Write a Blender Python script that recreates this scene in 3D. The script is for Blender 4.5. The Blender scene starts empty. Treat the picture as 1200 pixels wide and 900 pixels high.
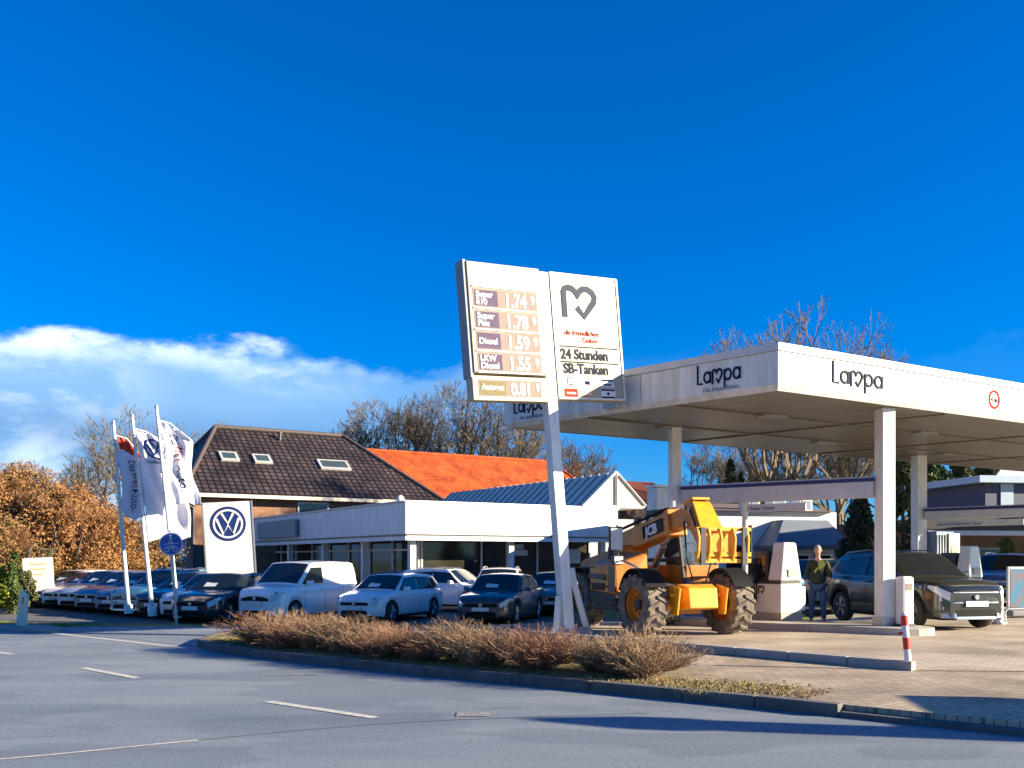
import bpy, bmesh, math, random
import numpy as np
from mathutils import Vector, Matrix, noise
R = math.radians
PI = math.pi
SC = bpy.context.scene
COL = SC.collection
random.seed(7)

# ------------------------------------------------------------------ camera, sky, sun
F = 1130.0            # focal length in photo pixels (1200 wide)
CZ = 1.6
HOR = 655.0
SUN_AZ = R(12)        # sun stands to the right, slightly behind the camera
SUN_EL = R(17)
cd = bpy.data.cameras.new('camera'); cam = bpy.data.objects.new('camera', cd); COL.objects.link(cam)
cam.location = (0, 0, CZ); cam.rotation_euler = (R(90), 0, 0)
cd.sensor_width = 36; cd.sensor_fit = 'HORIZONTAL'; cd.lens = 36 * F / 1200
cd.shift_y = (HOR - 450) / 1200
cd.clip_end = 5000; cd.clip_start = 0.05
SC.camera = cam
SC.view_settings.view_transform = 'Standard'; SC.view_settings.look = 'None'
SC.view_settings.gamma = 1; SC.view_settings.use_curve_mapping = False
SC.view_settings.exposure = 1.7
SC.cycles.max_bounces = 6; SC.cycles.use_denoising = True

sdir = Vector((math.cos(SUN_EL) * math.cos(SUN_AZ), -math.cos(SUN_EL) * math.sin(SUN_AZ), math.sin(SUN_EL)))
sl = bpy.data.lights.new('sun', 'SUN'); sl.energy = 4.6; sl.angle = R(0.5); sl.color = (1.0, 0.84, 0.60)
so = bpy.data.objects.new('sun', sl); COL.objects.link(so)
so.rotation_euler = sdir.to_track_quat('Z', 'Y').to_euler()

W = bpy.data.worlds.new('World'); SC.world = W; W.use_nodes = True
nt = W.node_tree; N = nt.nodes; Lk = nt.links
for n in list(N): N.remove(n)
def nd(t, **k):
    n = N.new(t)
    for a, b in k.items(): setattr(n, a, b)
    return n
def wm(op, a, b=None, c=None):
    n = nd('ShaderNodeMath', operation=op)
    for i, v in enumerate((a, b, c)):
        if v is None: continue
        if isinstance(v, (int, float)): n.inputs[i].default_value = v
        else: Lk.new(v, n.inputs[i])
    return n.outputs[0]
def wramp(v, lo, hi):
    n = nd('ShaderNodeMapRange', interpolation_type='SMOOTHSTEP')
    Lk.new(v, n.inputs[0]); n.inputs[1].default_value = lo; n.inputs[2].default_value = hi
    return n.outputs[0]
def wmix(f, a, b):
    n = nd('ShaderNodeMix', data_type='RGBA'); Lk.new(f, n.inputs[0])
    for i, v in ((6, a), (7, b)):
        if isinstance(v, tuple): n.inputs[i].default_value = (*v, 1)
        else: Lk.new(v, n.inputs[i])
    return n.outputs[2]
sky = nd('ShaderNodeTexSky', sky_type='NISHITA'); sky.sun_disc = False
sky.sun_elevation = SUN_EL; sky.sun_rotation = PI / 2 + SUN_AZ
sky.air_density = 1.0; sky.dust_density = 0.3; sky.ozone_density = 3.0
hs = nd('ShaderNodeHueSaturation'); hs.inputs['Saturation'].default_value = 1.15; hs.inputs['Value'].default_value = 0.83
tint = nd('ShaderNodeMix', data_type='RGBA', blend_type='MULTIPLY'); tint.inputs[0].default_value = 1; tint.inputs[7].default_value = (.42, .82, 1.46, 1)
Lk.new(sky.outputs[0], tint.inputs[6]); Lk.new(tint.outputs[2], hs.inputs['Color'])
tc = nd('ShaderNodeTexCoord'); sep = nd('ShaderNodeSeparateXYZ'); Lk.new(tc.outputs['Generated'], sep.inputs[0])
az = wm('ARCTAN2', sep.outputs[0], sep.outputs[1])      # 0 straight ahead, + to the right
el = wm('ARCSINE', sep.outputs[2])
comb = nd('ShaderNodeCombineXYZ'); Lk.new(wm('MULTIPLY', az, 1.0), comb.inputs[0]); Lk.new(wm('MULTIPLY', el, 2.0), comb.inputs[1])
def wnoise(scale, det, rough, off=0.0, dist=0.0):
    n = nd('ShaderNodeTexNoise'); mp = nd('ShaderNodeMapping'); mp.inputs['Location'].default_value = (off, off, off)
    Lk.new(comb.outputs[0], mp.inputs[0]); Lk.new(mp.outputs[0], n.inputs[0])
    n.inputs['Scale'].default_value = scale; n.inputs['Detail'].default_value = det; n.inputs['Roughness'].default_value = rough
    n.inputs['Distortion'].default_value = dist
    return n.outputs[0]
n1 = wnoise(4.5, 5, .5, 3.1, .2); n2 = wnoise(9, 7, .55, 7.7, .3); n3 = wnoise(22, 5, .6, 1.3)
# soft cloud bank lying low in the left half of the view, thinning out to the right
top = wm('ADD', 0.200, wm('MULTIPLY', wm('SUBTRACT', n1, 0.5), 0.10)); top = wm('ADD', top, wm('MULTIPLY', wm('SUBTRACT', n3, 0.5), 0.034)); top = wm('ADD', top, wm('MULTIPLY', wm('SUBTRACT', n2, 0.5), 0.05))
top = wm('ADD', top, wm('MULTIPLY', wm('SUBTRACT', 1.0, wramp(wm('ABSOLUTE', wm('ADD', az, .36)), .0, .14)), .018))
depth = wm('SUBTRACT', top, el)
m = wramp(depth, -.007, .012)
veil = wm('SUBTRACT', 1.0, wm('MULTIPLY', wramp(az, -.30, .16), 0.96))
body = wm('MULTIPLY', m, veil)
dark = wm('MULTIPLY', wramp(n1, .36, .54), wm('SUBTRACT', 1.0, wramp(el, .10, .165)))
edge = wm('MULTIPLY', wramp(depth, .060, .010), wm('SUBTRACT', 1.0, wm('MULTIPLY', wramp(az, -.30, -.08), .85)))
bright = wm('MAXIMUM', wm('MULTIPLY', edge, wm('ADD', .05, wm('MULTIPLY', wramp(wm('ADD', wm('MULTIPLY', n2, .6), wm('MULTIPLY', n3, .4)), .42, .60), .80))), wm('MULTIPLY', wm('MULTIPLY', wramp(n2, .48, .64), .55), wramp(az, -.32, -.46)))
ccol = wmix(bright, (1.75, 3.5, 5.9), (6.8, 7.7, 8.6))
ccol = wmix(wm('MULTIPLY', dark, .8), ccol, (.75, 1.9, 4.0))
out = wmix(body, hs.outputs[0], ccol)
bg = nd('ShaderNodeBackground'); bg.inputs['Strength'].default_value = 0.053
Lk.new(out, bg.inputs[0]); wo = nd('ShaderNodeOutputWorld'); Lk.new(bg.outputs[0], wo.inputs[0])

# ------------------------------------------------------------------ helpers
def P(u, v, Y):                      # a point of the place read off at a known distance
    return Vector(((u - 600) * Y / F, Y, CZ - (v - HOR) * Y / F))
def XofU(u, Y): return (u - 600) * Y / F
def sm(x, a, b):
    t = min(1, max(0, (x - a) / (b - a))); return t * t * (3 - 2 * t)
A32 = Vector((math.cos(R(32)), math.sin(R(32)), 0)); B32 = Vector((-math.sin(R(32)), math.cos(R(32)), 0))
def H(x, y):                         # lie of the land: the dealer's yard is lower than the road
    ca = x * A32.x + y * A32.y
    return -0.35 * sm(y, 22, 28) * (1 - sm(ca, 20, 26))

MATS = {}
def mat(name, col, rough=.6, metal=0., col2=None, ns=3., namt=.5, bump=0., bscale=40., coat=0., spec=.5, uv=False, emit=0, trans=0, st=None):
    if name in MATS: return MATS[name]
    m = bpy.data.materials.new(name); m.use_nodes = True; t = m.node_tree; b = t.nodes['Principled BSDF']
    b.inputs['Roughness'].default_value = rough; b.inputs['Metallic'].default_value = metal
    b.inputs['Coat Weight'].default_value = coat; b.inputs['Coat Roughness'].default_value = .05
    b.inputs['Specular IOR Level'].default_value = spec
    b.inputs['Transmission Weight'].default_value = trans
    tc = t.nodes.new('ShaderNodeTexCoord'); src = tc.outputs['UV' if uv else 'Object']
    c2 = col2 or tuple(c * .78 for c in col)
    n = t.nodes.new('ShaderNodeTexNoise'); n.inputs['Scale'].default_value = ns; n.inputs['Detail'].default_value = 7; n.inputs['Roughness'].default_value = .65
    if st:
        q = t.nodes.new('ShaderNodeMapping'); q.inputs['Scale'].default_value = st; t.links.new(src, q.inputs[0]); t.links.new(q.outputs[0], n.inputs[0])
    else: t.links.new(src, n.inputs[0])
    mr = t.nodes.new('ShaderNodeMapRange'); mr.inputs[1].default_value = .5 - namt / 2; mr.inputs[2].default_value = .5 + namt / 2
    t.links.new(n.outputs[0], mr.inputs[0])
    mx = t.nodes.new('ShaderNodeMix'); mx.data_type = 'RGBA'; mx.inputs[6].default_value = (*c2, 1); mx.inputs[7].default_value = (*col, 1)
    t.links.new(mr.outputs[0], mx.inputs[0]); t.links.new(mx.outputs[2], b.inputs['Base Color'])
    if emit:
        t.links.new(mx.outputs[2], b.inputs['Emission Color']); b.inputs['Emission Strength'].default_value = emit
    if bump:
        n2 = t.nodes.new('ShaderNodeTexNoise'); n2.inputs['Scale'].default_value = bscale; n2.inputs['Detail'].default_value = 4
        t.links.new(src, n2.inputs[0]); bp = t.nodes.new('ShaderNodeBump'); bp.inputs['Strength'].default_value = bump; bp.inputs['Distance'].default_value = .02
        t.links.new(n2.outputs[0], bp.inputs['Height']); t.links.new(bp.outputs[0], b.inputs['Normal'])
    MATS[name] = m; return m
def brickmat(name, c1, c2, mortar, bw, bh, ms=.01, rough=.8, bump=.4, obj=False, off=.5, rot=0., var=.75, vs=.6):
    m = bpy.data.materials.new(name); m.use_nodes = True; t = m.node_tree; b = t.nodes['Principled BSDF']
    b.inputs['Roughness'].default_value = rough; b.inputs['Specular IOR Level'].default_value = .3
    tc = t.nodes.new('ShaderNodeTexCoord'); mp = t.nodes.new('ShaderNodeMapping'); mp.inputs['Rotation'].default_value = (0, 0, rot)
    t.links.new(tc.outputs['Object' if obj else 'UV'], mp.inputs[0])
    br = t.nodes.new('ShaderNodeTexBrick'); br.offset = off
    br.inputs['Color1'].default_value = (*c1, 1); br.inputs['Color2'].default_value = (*c2, 1); br.inputs['Mortar'].default_value = (*mortar, 1)
    br.inputs['Scale'].default_value = 1; br.inputs['Brick Width'].default_value = bw; br.inputs['Row Height'].default_value = bh; br.inputs['Mortar Size'].default_value = ms
    t.links.new(mp.outputs[0], br.inputs[0])
    n = t.nodes.new('ShaderNodeTexNoise'); n.inputs['Scale'].default_value = vs; n.inputs['Detail'].default_value = 6; t.links.new(tc.outputs['Object'], n.inputs[0])
    mr = t.nodes.new('ShaderNodeMapRange'); mr.inputs[1].default_value = .35; mr.inputs[2].default_value = .65; mr.inputs[3].default_value = var; mr.inputs[4].default_value = 1.1
    t.links.new(n.outputs[0], mr.inputs[0])
    mx = t.nodes.new('ShaderNodeMix'); mx.data_type = 'RGBA'; mx.blend_type = 'MULTIPLY'; mx.inputs[0].default_value = 1
    t.links.new(br.outputs[0], mx.inputs[6]); t.links.new(mr.outputs[0], mx.inputs[7]); t.links.new(mx.outputs[2], b.inputs['Base Color'])
    bp = t.nodes.new('ShaderNodeBump'); bp.inputs['Strength'].default_value = bump; bp.inputs['Distance'].default_value = .02; bp.invert = True
    t.links.new(br.outputs['Fac'], bp.inputs['Height']); t.links.new(bp.outputs[0], b.inputs['Normal'])
    MATS[name] = m; return m

class MB:
    def __init__(s): s.bm = bmesh.new(); s.M = Matrix.Identity(4); s.mi = 0
    def v(s, p): return s.bm.verts.new(s.M @ Vector(p))
    def f(s, vs):
        try: f = s.bm.faces.new(vs); f.material_index = s.mi; return f
        except ValueError: return None
    def quad(s, a, b, c, d): return s.f([s.v(a), s.v(b), s.v(c), s.v(d)])
    def poly(s, pts): return s.f([s.v(p) for p in pts])
    def box(s, x0, x1, y0, y1, z0, z1):
        p = [s.v((x, y, z)) for z in (z0, z1) for y in (y0, y1) for x in (x0, x1)]
        for i in ((0, 2, 3, 1), (4, 5, 7, 6), (0, 1, 5, 4), (2, 6, 7, 3), (0, 4, 6, 2), (1, 3, 7, 5)): s.f([p[k] for k in i])
        return s
    def cbox(s, c, d): return s.box(c[0] - d[0] / 2, c[0] + d[0] / 2, c[1] - d[1] / 2, c[1] + d[1] / 2, c[2] - d[2] / 2, c[2] + d[2] / 2)
    def prism(s, pts, d):              # polygon (3-D points) swept along vector d
        a = [s.v(p) for p in pts]; b = [s.v(Vector(p) + Vector(d)) for p in pts]; n = len(a)
        s.f(a[::-1]); s.f(b)
        for i in range(n): s.f([a[i], a[(i + 1) % n], b[(i + 1) % n], b[i]])
        return s
    def hull8(s, lo, hi):              # two quads joined
        a = [s.v(p) for p in lo]; b = [s.v(p) for p in hi]
        s.f(a[::-1]); s.f(b)
        for i in range(4): s.f([a[i], a[(i + 1) % 4], b[(i + 1) % 4], b[i]])
        return s
    def tube(s, pts, r, n=8, cap=True):
        pts = [Vector(p) for p in pts]; rs = r if isinstance(r, (list, tuple)) else [r] * len(pts)
        prev = None; first = None; up = None
        for i, p in enumerate(pts):
            d = (pts[min(i + 1, len(pts) - 1)] - pts[max(i - 1, 0)]).normalized()
            if up is None: up = Vector((0, 0, 1)) if abs(d.z) < .9 else Vector((1, 0, 0))
            x = d.cross(up).normalized(); y = x.cross(d).normalized(); up = y
            ring = [s.v(p + (x * math.cos(2 * PI * k / n) + y * math.sin(2 * PI * k / n)) * rs[i]) for k in range(n)]
            if prev:
                for k in range(n): s.f([prev[k], prev[(k + 1) % n], ring[(k + 1) % n], ring[k]])
            else: first = ring
            prev = ring
        if cap: s.f(first[::-1]); s.f(prev)
        return s
    def cyl(s, a, b, r, n=16): return s.tube([a, b], r, n)
    def lathe(s, prof, n=24, axis='z', cap=True):   # prof: (r, h)
        rings = []
        for r, h in prof:
            rg = []
            for k in range(n):
                a = 2 * PI * k / n; c, q = r * math.cos(a), r * math.sin(a)
                rg.append(s.v((c, q, h) if axis == 'z' else (c, h, q)))
            rings.append(rg)
        for i in range(len(rings) - 1):
            for k in range(n): s.f([rings[i][k], rings[i][(k + 1) % n], rings[i + 1][(k + 1) % n], rings[i + 1][k]])
        
        if cap: s.f(rings[0][::-1]); s.f(rings[-1])
        return s
    def ribbon(s, pts, w, z0, z1):       # flat stroke in the XZ plane, thickness in y from z0 to z1
        pts = [Vector((p[0], 0, p[1])) for p in pts]; L = []; Rr = []
        for i, p in enumerate(pts):
            d = (pts[min(i + 1, len(pts) - 1)] - pts[max(i - 1, 0)]).normalized(); nn = Vector((-d.z, 0, d.x)) * w / 2
            L.append(p + nn); Rr.append(p - nn)
        for i in range(len(pts) - 1):
            q = [L[i], Rr[i], Rr[i + 1], L[i + 1]]
            s.hull8([(v.x, z0, v.z) for v in q], [(v.x, z1, v.z) for v in q])
        return s
    def build(s, name, m, parent=None, loc=None, rot=None, smooth=None, bevel=0, uv=False):
        me = bpy.data.meshes.new(name)
        bmesh.ops.recalc_face_normals(s.bm, faces=s.bm.faces)
        if bevel:
            es = [e for e in s.bm.edges if len(e.link_faces) == 2 and e.calc_face_angle(0) > .5]
            bmesh.ops.bevel(s.bm, geom=es, offset=bevel, segments=2, profile=.5, affect='EDGES')
        s.bm.to_mesh(me); s.bm.free()
        o = bpy.data.objects.new(name, me); COL.objects.link(o)
        for x in (m if isinstance(m, (list, tuple)) else [m]): me.materials.append(x)
        if parent: o.parent = parent
        if loc is not None: o.location = loc
        if rot is not None: o.rotation_euler = rot
        if smooth is not None:
            me.polygons.foreach_set('use_smooth', [True] * len(me.polygons)); me.set_sharp_from_angle(angle=R(smooth))
        if uv: planar_uv(me)
        return o
def planar_uv(me):
    l = me.uv_layers.new(name='UVMap')
    for p in me.polygons:
        n = p.normal; t = Vector((0, 0, 1)).cross(n)
        t = t.normalized() if t.length > .05 else Vector((1, 0, 0)); bt = n.cross(t)
        for li in p.loop_indices:
            c = me.vertices[me.loops[li].vertex_index].co; l.data[li].uv = (c.dot(t), c.dot(bt))
def npmesh(name, V, Fc, m, parent=None, smooth=False):
    me = bpy.data.meshes.new(name); me.from_pydata(V.tolist() if hasattr(V, 'tolist') else V, [], Fc.tolist() if hasattr(Fc, 'tolist') else Fc)
    if smooth: me.polygons.foreach_set('use_smooth', [True] * len(me.polygons))
    o = bpy.data.objects.new(name, me); COL.objects.link(o); me.materials.append(m)
    if parent: o.parent = parent
    return o
def tag(o, label=None, cat=None, group=None, kind=None):
    if label: o['label'] = label
    if cat: o['category'] = cat
    if group: o['group'] = group
    if kind: o['kind'] = kind
    return o
def thing(name, label, cat, loc=(0, 0, 0), rz=0, group=None, lean=0):
    o = bpy.data.objects.new(name, None); COL.objects.link(o); o.empty_display_size = .2
    o.location = loc; o.rotation_euler = (0, 0, rz)
    if lean:
        o.rotation_euler = (Matrix.Rotation(lean, 4, 'Y') @ Matrix.Rotation(rz, 4, 'Z')).to_euler()
    return tag(o, label, cat, group)
def dup(o, parent=None):
    c = o.copy(); COL.objects.link(c); c.parent = parent
    for ch in list(o.children): dup(ch, c)
    return c
def text(name, s, size, m, parent, loc, rot=(R(90), 0, 0), ext=.004, align='LEFT', bold=0., sx=1., shear=0., spacing=1.):
    cu = bpy.data.curves.new(name, 'FONT'); cu.body = s; cu.size = size; cu.extrude = ext; cu.align_x = align; cu.offset = bold; cu.shear = shear
    cu.space_character = spacing; cu.resolution_u = 3
    t = bpy.data.objects.new('tmp', cu); COL.objects.link(t)
    bpy.context.view_layer.update()
    me = bpy.data.meshes.new_from_object(t.evaluated_get(bpy.context.evaluated_depsgraph_get()))
    bpy.data.objects.remove(t); bpy.data.curves.remove(cu)
    me.name = name; me.materials.clear(); me.materials.append(m)
    o = bpy.data.objects.new(name, me); COL.objects.link(o); o.parent = parent; o.location = loc; o.rotation_euler = rot; o.scale = (sx, 1, 1)
    return o
def structure(o): o['kind'] = 'structure'; return o
def drape(name, poly, off, m, cell=1.5, skirt=0):
    bm = bmesh.new(); bm.faces.new([bm.verts.new((x, y, 0)) for x, y in poly])
    xs = [p[0] for p in poly]; ys = [p[1] for p in poly]
    for k in range(int((max(xs) - min(xs)) / cell)):
        bmesh.ops.bisect_plane(bm, geom=bm.verts[:] + bm.edges[:] + bm.faces[:], plane_co=(min(xs) + cell * (k + .5), 0, 0), plane_no=(1, 0, 0))
    for k in range(int((max(ys) - min(ys)) / cell)):
        bmesh.ops.bisect_plane(bm, geom=bm.verts[:] + bm.edges[:] + bm.faces[:], plane_co=(0, min(ys) + cell * (k + .5), 0), plane_no=(0, 1, 0))
    bmesh.ops.triangulate(bm, faces=bm.faces)
    for v in bm.verts: v.co.z = H(v.co.x, v.co.y) + off
    if skirt:
        be = [e for e in bm.edges if len(e.link_faces) == 1]
        r = bmesh.ops.extrude_edge_only(bm, edges=be)
        for v in r['geom']:
            if isinstance(v, bmesh.types.BMVert): v.co.z -= skirt
    bmesh.ops.recalc_face_normals(bm, faces=bm.faces)
    me = bpy.data.meshes.new(name); bm.to_mesh(me); bm.free()
    for p in me.polygons:
        if p.normal.z < -.5: p.flip()
    o = bpy.data.objects.new(name, me); COL.objects.link(o); me.materials.append(m); return o

# ------------------------------------------------------------------ materials
WHITE = mat('white_paint', (.80, .80, .78), .45, col2=(.60, .59, .55), ns=2.5, namt=.35, st=(3, 3, .8))
WALLW = mat('white_render', (.78, .77, .74), .85, col2=(.66, .65, .62), ns=1.2, namt=.6, bump=.1)
BLACK = mat('black_plastic', (.016, .016, .018), .55, spec=.2)
DKMET = mat('dark_metal', (.06, .06, .065), .45)
RUB = mat('rubber', (.025, .024, .023), .85, col2=(.05, .045, .04), ns=6)
STEEL = mat('galvanised_steel', (.5, .5, .5), .4, .7, col2=(.38, .38, .38))
ALU = mat('alloy', (.55, .55, .56), .3, .8)
NAVY = mat('navy_letter', (.010, .016, .07), .8, spec=.1)
GREYL = mat('grey_letter', (.04, .045, .065), .8, spec=.1)
REDL = mat('red_letter', (.42, .03, .02), .8, spec=.1)
CONC = mat('concrete', (.36, .34, .31), .9, col2=(.26, .25, .23), ns=4, bump=.2)
SOIL = mat('bed_soil', (.13, .12, .05), .95, col2=(.24, .21, .09), ns=2.2, namt=.35, bump=.6, bscale=25)
GRASSG = mat('turf', (.10, .16, .03), .95, col2=(.17, .17, .06), ns=1.3, namt=.4, bump=.6, bscale=30)
BARK = mat('bark', (.13, .105, .075), .9, col2=(.07, .06, .045), ns=5)
TWIG = mat('grey_brown_twig', (.19, .145, .09), .9, col2=(.11, .085, .055), ns=.5)
TWIGB = mat('brown_shrub_twig', (.32, .215, .125), .85, col2=(.22, .14, .08), ns=2.5, namt=.4)
TWIGR = mat('reddish_shrub_twig', (.30, .165, .10), .85, col2=(.20, .10, .06), ns=2.5, namt=.4)
CAPM = mat('black_glass', (.012, .014, .016), .06, spec=.6)
GLASSC = mat('car_glass', (.012, .018, .022), .05, spec=.7)
LAMPG = mat('lamp_lens', (.62, .64, .66), .12, coat=.6)
REDLAMP = mat('red_lens', (.35, .01, .01), .15)
PLATE = mat('plate_white', (.8, .8, .78), .35)

# ------------------------------------------------------------------ ground, road, paving
def asphalt():
    m = bpy.data.materials.new('asphalt'); m.use_nodes = True; t = m.node_tree; b = t.nodes['Principled BSDF']
    tc = t.nodes.new('ShaderNodeTexCoord')
    def nz(s, d=5, r=.6, mp=None):
        n = t.nodes.new('ShaderNodeTexNoise'); n.inputs['Scale'].default_value = s; n.inputs['Detail'].default_value = d; n.inputs['Roughness'].default_value = r
        src = tc.outputs['Object']
        if mp:
            q = t.nodes.new('ShaderNodeMapping'); q.inputs['Rotation'].default_value = (0, 0, R(38)); q.inputs['Scale'].default_value = mp; t.links.new(src, q.inputs[0]); src = q.outputs[0]
        t.links.new(src, n.inputs[0]); return n.outputs[0]
    def ramp(v, a, ca, bb, cb):
        r = t.nodes.new('ShaderNodeValToRGB'); r.color_ramp.elements[0].position = a; r.color_ramp.elements[0].color = (*ca, 1)
        r.color_ramp.elements[1].position = bb; r.color_ramp.elements[1].color = (*cb, 1); t.links.new(v, r.inputs[0]); return r.outputs[0]
    base = ramp(nz(75, 5, .75), .34, (.105, .138, .172), .68, (.335, .385, .425))
    big = ramp(nz(.35, 5, .6, (.35, 1.6, 1)), .35, (.74, .76, .80), .68, (1.22, 1.20, 1.14))
    mx = t.nodes.new('ShaderNodeMix'); mx.data_type = 'RGBA'; mx.blend_type = 'MULTIPLY'; mx.inputs[0].default_value = 1
    pat = ramp(nz(.55, 3, .45, (.6, 1.3, 1)), .50, (1.0, 1.0, 1.0), .515, (.84, .85, .87)); grit = ramp(nz(26, 3, .8), .36, (.80, .80, .80), .64, (1.18, 1.18, 1.17))
    m0 = t.nodes.new('ShaderNodeMix'); m0.data_type = 'RGBA'; m0.blend_type = 'MULTIPLY'; m0.inputs[0].default_value = 1; t.links.new(big, m0.inputs[6]); t.links.new(pat, m0.inputs[7])
    m1_ = t.nodes.new('ShaderNodeMix'); m1_.data_type = 'RGBA'; m1_.blend_type = 'MULTIPLY'; m1_.inputs[0].default_value = 1; t.links.new(m0.outputs[2], m1_.inputs[6]); t.links.new(grit, m1_.inputs[7])
    t.links.new(base, mx.inputs[6]); t.links.new(m1_.outputs[2], mx.inputs[7])
    # crack sealing lines
    vo = t.nodes.new('ShaderNodeTexVoronoi'); vo.feature = 'DISTANCE_TO_EDGE'; vo.inputs['Scale'].default_value = .16
    ds = t.nodes.new('ShaderNodeVectorMath'); ds.operation = 'ADD'
    nn = t.nodes.new('ShaderNodeTexNoise'); nn.inputs['Scale'].default_value = 1.2; nn.inputs['Detail'].default_value = 6; t.links.new(tc.outputs['Object'], nn.inputs[0])
    t.links.new(tc.outputs['Object'], ds.inputs[0]); t.links.new(nn.outputs['Color'], ds.inputs[1]); t.links.new(ds.outputs[0], vo.inputs['Vector'])
    cr = t.nodes.new('ShaderNodeMapRange'); cr.inputs[1].default_value = 0; cr.inputs[2].default_value = .004; cr.inputs[3].default_value = .9; cr.inputs[4].default_value = 1; t.links.new(vo.outputs['Distance'], cr.inputs[0])
    m2 = t.nodes.new('ShaderNodeMix'); m2.data_type = 'RGBA'; m2.blend_type = 'MULTIPLY'; m2.inputs[0].default_value = 1
    t.links.new(mx.outputs[2], m2.inputs[6]); t.links.new(cr.outputs[0], m2.inputs[7])
    t.links.new(m2.outputs[2], b.inputs['Base Color']); b.inputs['Roughness'].default_value = .78
    bp = t.nodes.new('ShaderNodeBump'); bp.inputs['Strength'].default_value = .5; bp.inputs['Distance'].default_value = .01
    t.links.new(nz(160, 2), bp.inputs['Height']); t.links.new(bp.outputs[0], b.inputs['Normal'])
    MATS['asphalt'] = m; return m
ASPH = asphalt()
YARD = mat('yard_asphalt', (.16, .16, .155), .9, col2=(.10, .10, .10), ns=.6, bump=.3, bscale=80)
PAVE = brickmat('block_paving', (.50, .41, .30), (.40, .33, .24), (.20, .165, .125), .21, .105, .007, .85, .5, obj=True, rot=R(-38), vs=.8, var=.6)
FORE = brickmat('forecourt_paving', (.56, .48, .36), (.50, .42, .32), (.30, .25, .19), .2, .2, .006, .6, .4, obj=True, rot=R(32), vs=.55, var=.6)
KERB = mat('kerb_stone', (.16, .15, .14), .9, col2=(.07, .068, .065), ns=3, bump=.3)
LINE = mat('road_marking', (.72, .70, .60), .7, col2=(.42, .41, .36), ns=14, namt=.3)
LINEW = mat('worn_marking', (.34, .34, .33), .75, col2=(.13, .135, .145), ns=9, namt=.25)

g = MB(); n = 60
xs = [-900, -500, -250, -140] + [-90 + 5 * i for i in range(41)] + [150, 250, 500, 900]
ys = [-400, -200, -100, -50] + [-30 + 5 * i for i in range(36)] + [200, 300, 500, 900, 1800]
gv = [[g.v((x, y, H(x, y) - .03)) for x in xs] for y in ys]
for j in range(len(ys) - 1):
    for i in range(len(xs) - 1): g.f([gv[j][i], gv[j][i + 1], gv[j + 1][i + 1], gv[j + 1][i]])
structure(g.build('ground', GRASSG, smooth=60))

kerb_line = [(-5.75, 20.5), (-5.95, 18.9), (-5.75, 17.6), (-5.2, 16.7), (-4.0, 15.45), (-2.5, 14.2), (-1.16, 13.07), (0, 12.3), (.93, 11.6), (1.91, 10.85), (2.6, 10.35), (3.3, 9.75), (4.75, 8.55), (6.5, 7.2), (9, 5.6), (14, 3.2), (30, -2), (60, -10)]
road = [(60, -45), (-70, -45), (-90, 20), (-75, 86), (-30, 38.5), (-11.6, 21.9), (-9.9, 20.6), (-7.5, 19.2)] + kerb_line[2:]
structure(drape('road', road, 0, ASPH, 6))
side = [(-7.5, 19.2), (-9.9, 20.6), (-11.0, 21.6), (-10.9, 23.2), (-9.6, 24.2), (-9.0, 26.5), (20, 44), (20, 24), (4, 24), (-5.0, 21.5), (-5.95, 18.9), (-5.75, 17.6)]
structure(drape('yard_entrance', [(-5.75, 17.6), (-7.5, 19.2), (-9.9, 20.6), (-11.0, 21.9), (-11.0, 24.2), (-5.0, 24.4), (-5.2, 21.5), (-5.95, 18.9)], .004, ASPH, 1))
structure(drape('dealer_yard', [(-11.0, 24.2), (-32, 44), (-40, 60), (40, 90), (20, 40), (6.5, 25), (2, 23.4), (-5.0, 24.4)], .006, YARD, 1.5))
structure(drape('grass_verge', [(-11.2, 22.2), (-34, 44), (-30, 44.8), (-11.2, 25.2)], .05, GRASSG, 1, .1))
structure(drape('verge_kerb', [(-8.9, 24.6), (-11.0, 24.6), (-11.0, 24.0), (-4.8, 24.0), (-4.8, 24.6)], .02, CONC, 1, .05))
structure(drape('pavement_corner', [(-11.6, 21.9), (-20, 30.2), (-20, 31), (-10.9, 22.6), (-9.9, 21.4), (-9.95, 20.7)], .06, CONC, 1, .1))
# raised bed, walkway, forecourt
inner = []
K = [Vector((x, y, 0)) for x, y in kerb_line]
for i, p in enumerate(K):
    d = (K[min(i + 1, len(K) - 1)] - K[max(i - 1, 0)]).normalized(); inner.append(p + Vector((-d.y, d.x, 0)) * .15)
paved = [(p.x, p.y) for p in inner] + [(60, 70), (30, 60), (18, 38), (6.5, 25.5), (1.2, 23.2), (-1.5, 21.2), (-5.5, 21)]
structure(drape('walkway_paving', paved, .112, PAVE, 3, .16))
bed = [(p.x, p.y) for p in inner[1:11]] + [(2.9, 10.45), (2.3, 11.5), (1.75, 12.6), (1.5, 15.8), (.2, 18.6), (-5.4, 20)]
structure(drape('planting_bed', bed, .118, SOIL, .5))
fore = [(1.9, 16.35), (5.3, 12.8), (9.5, 12.6), (20, 8), (50, 10), (60, 68), (30, 58), (18, 38), (6.5, 25.4), (1.3, 23.1), (.3, 19)]
structure(drape('forecourt', fore, .120, FORE, 3))
kb = MB()
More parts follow.
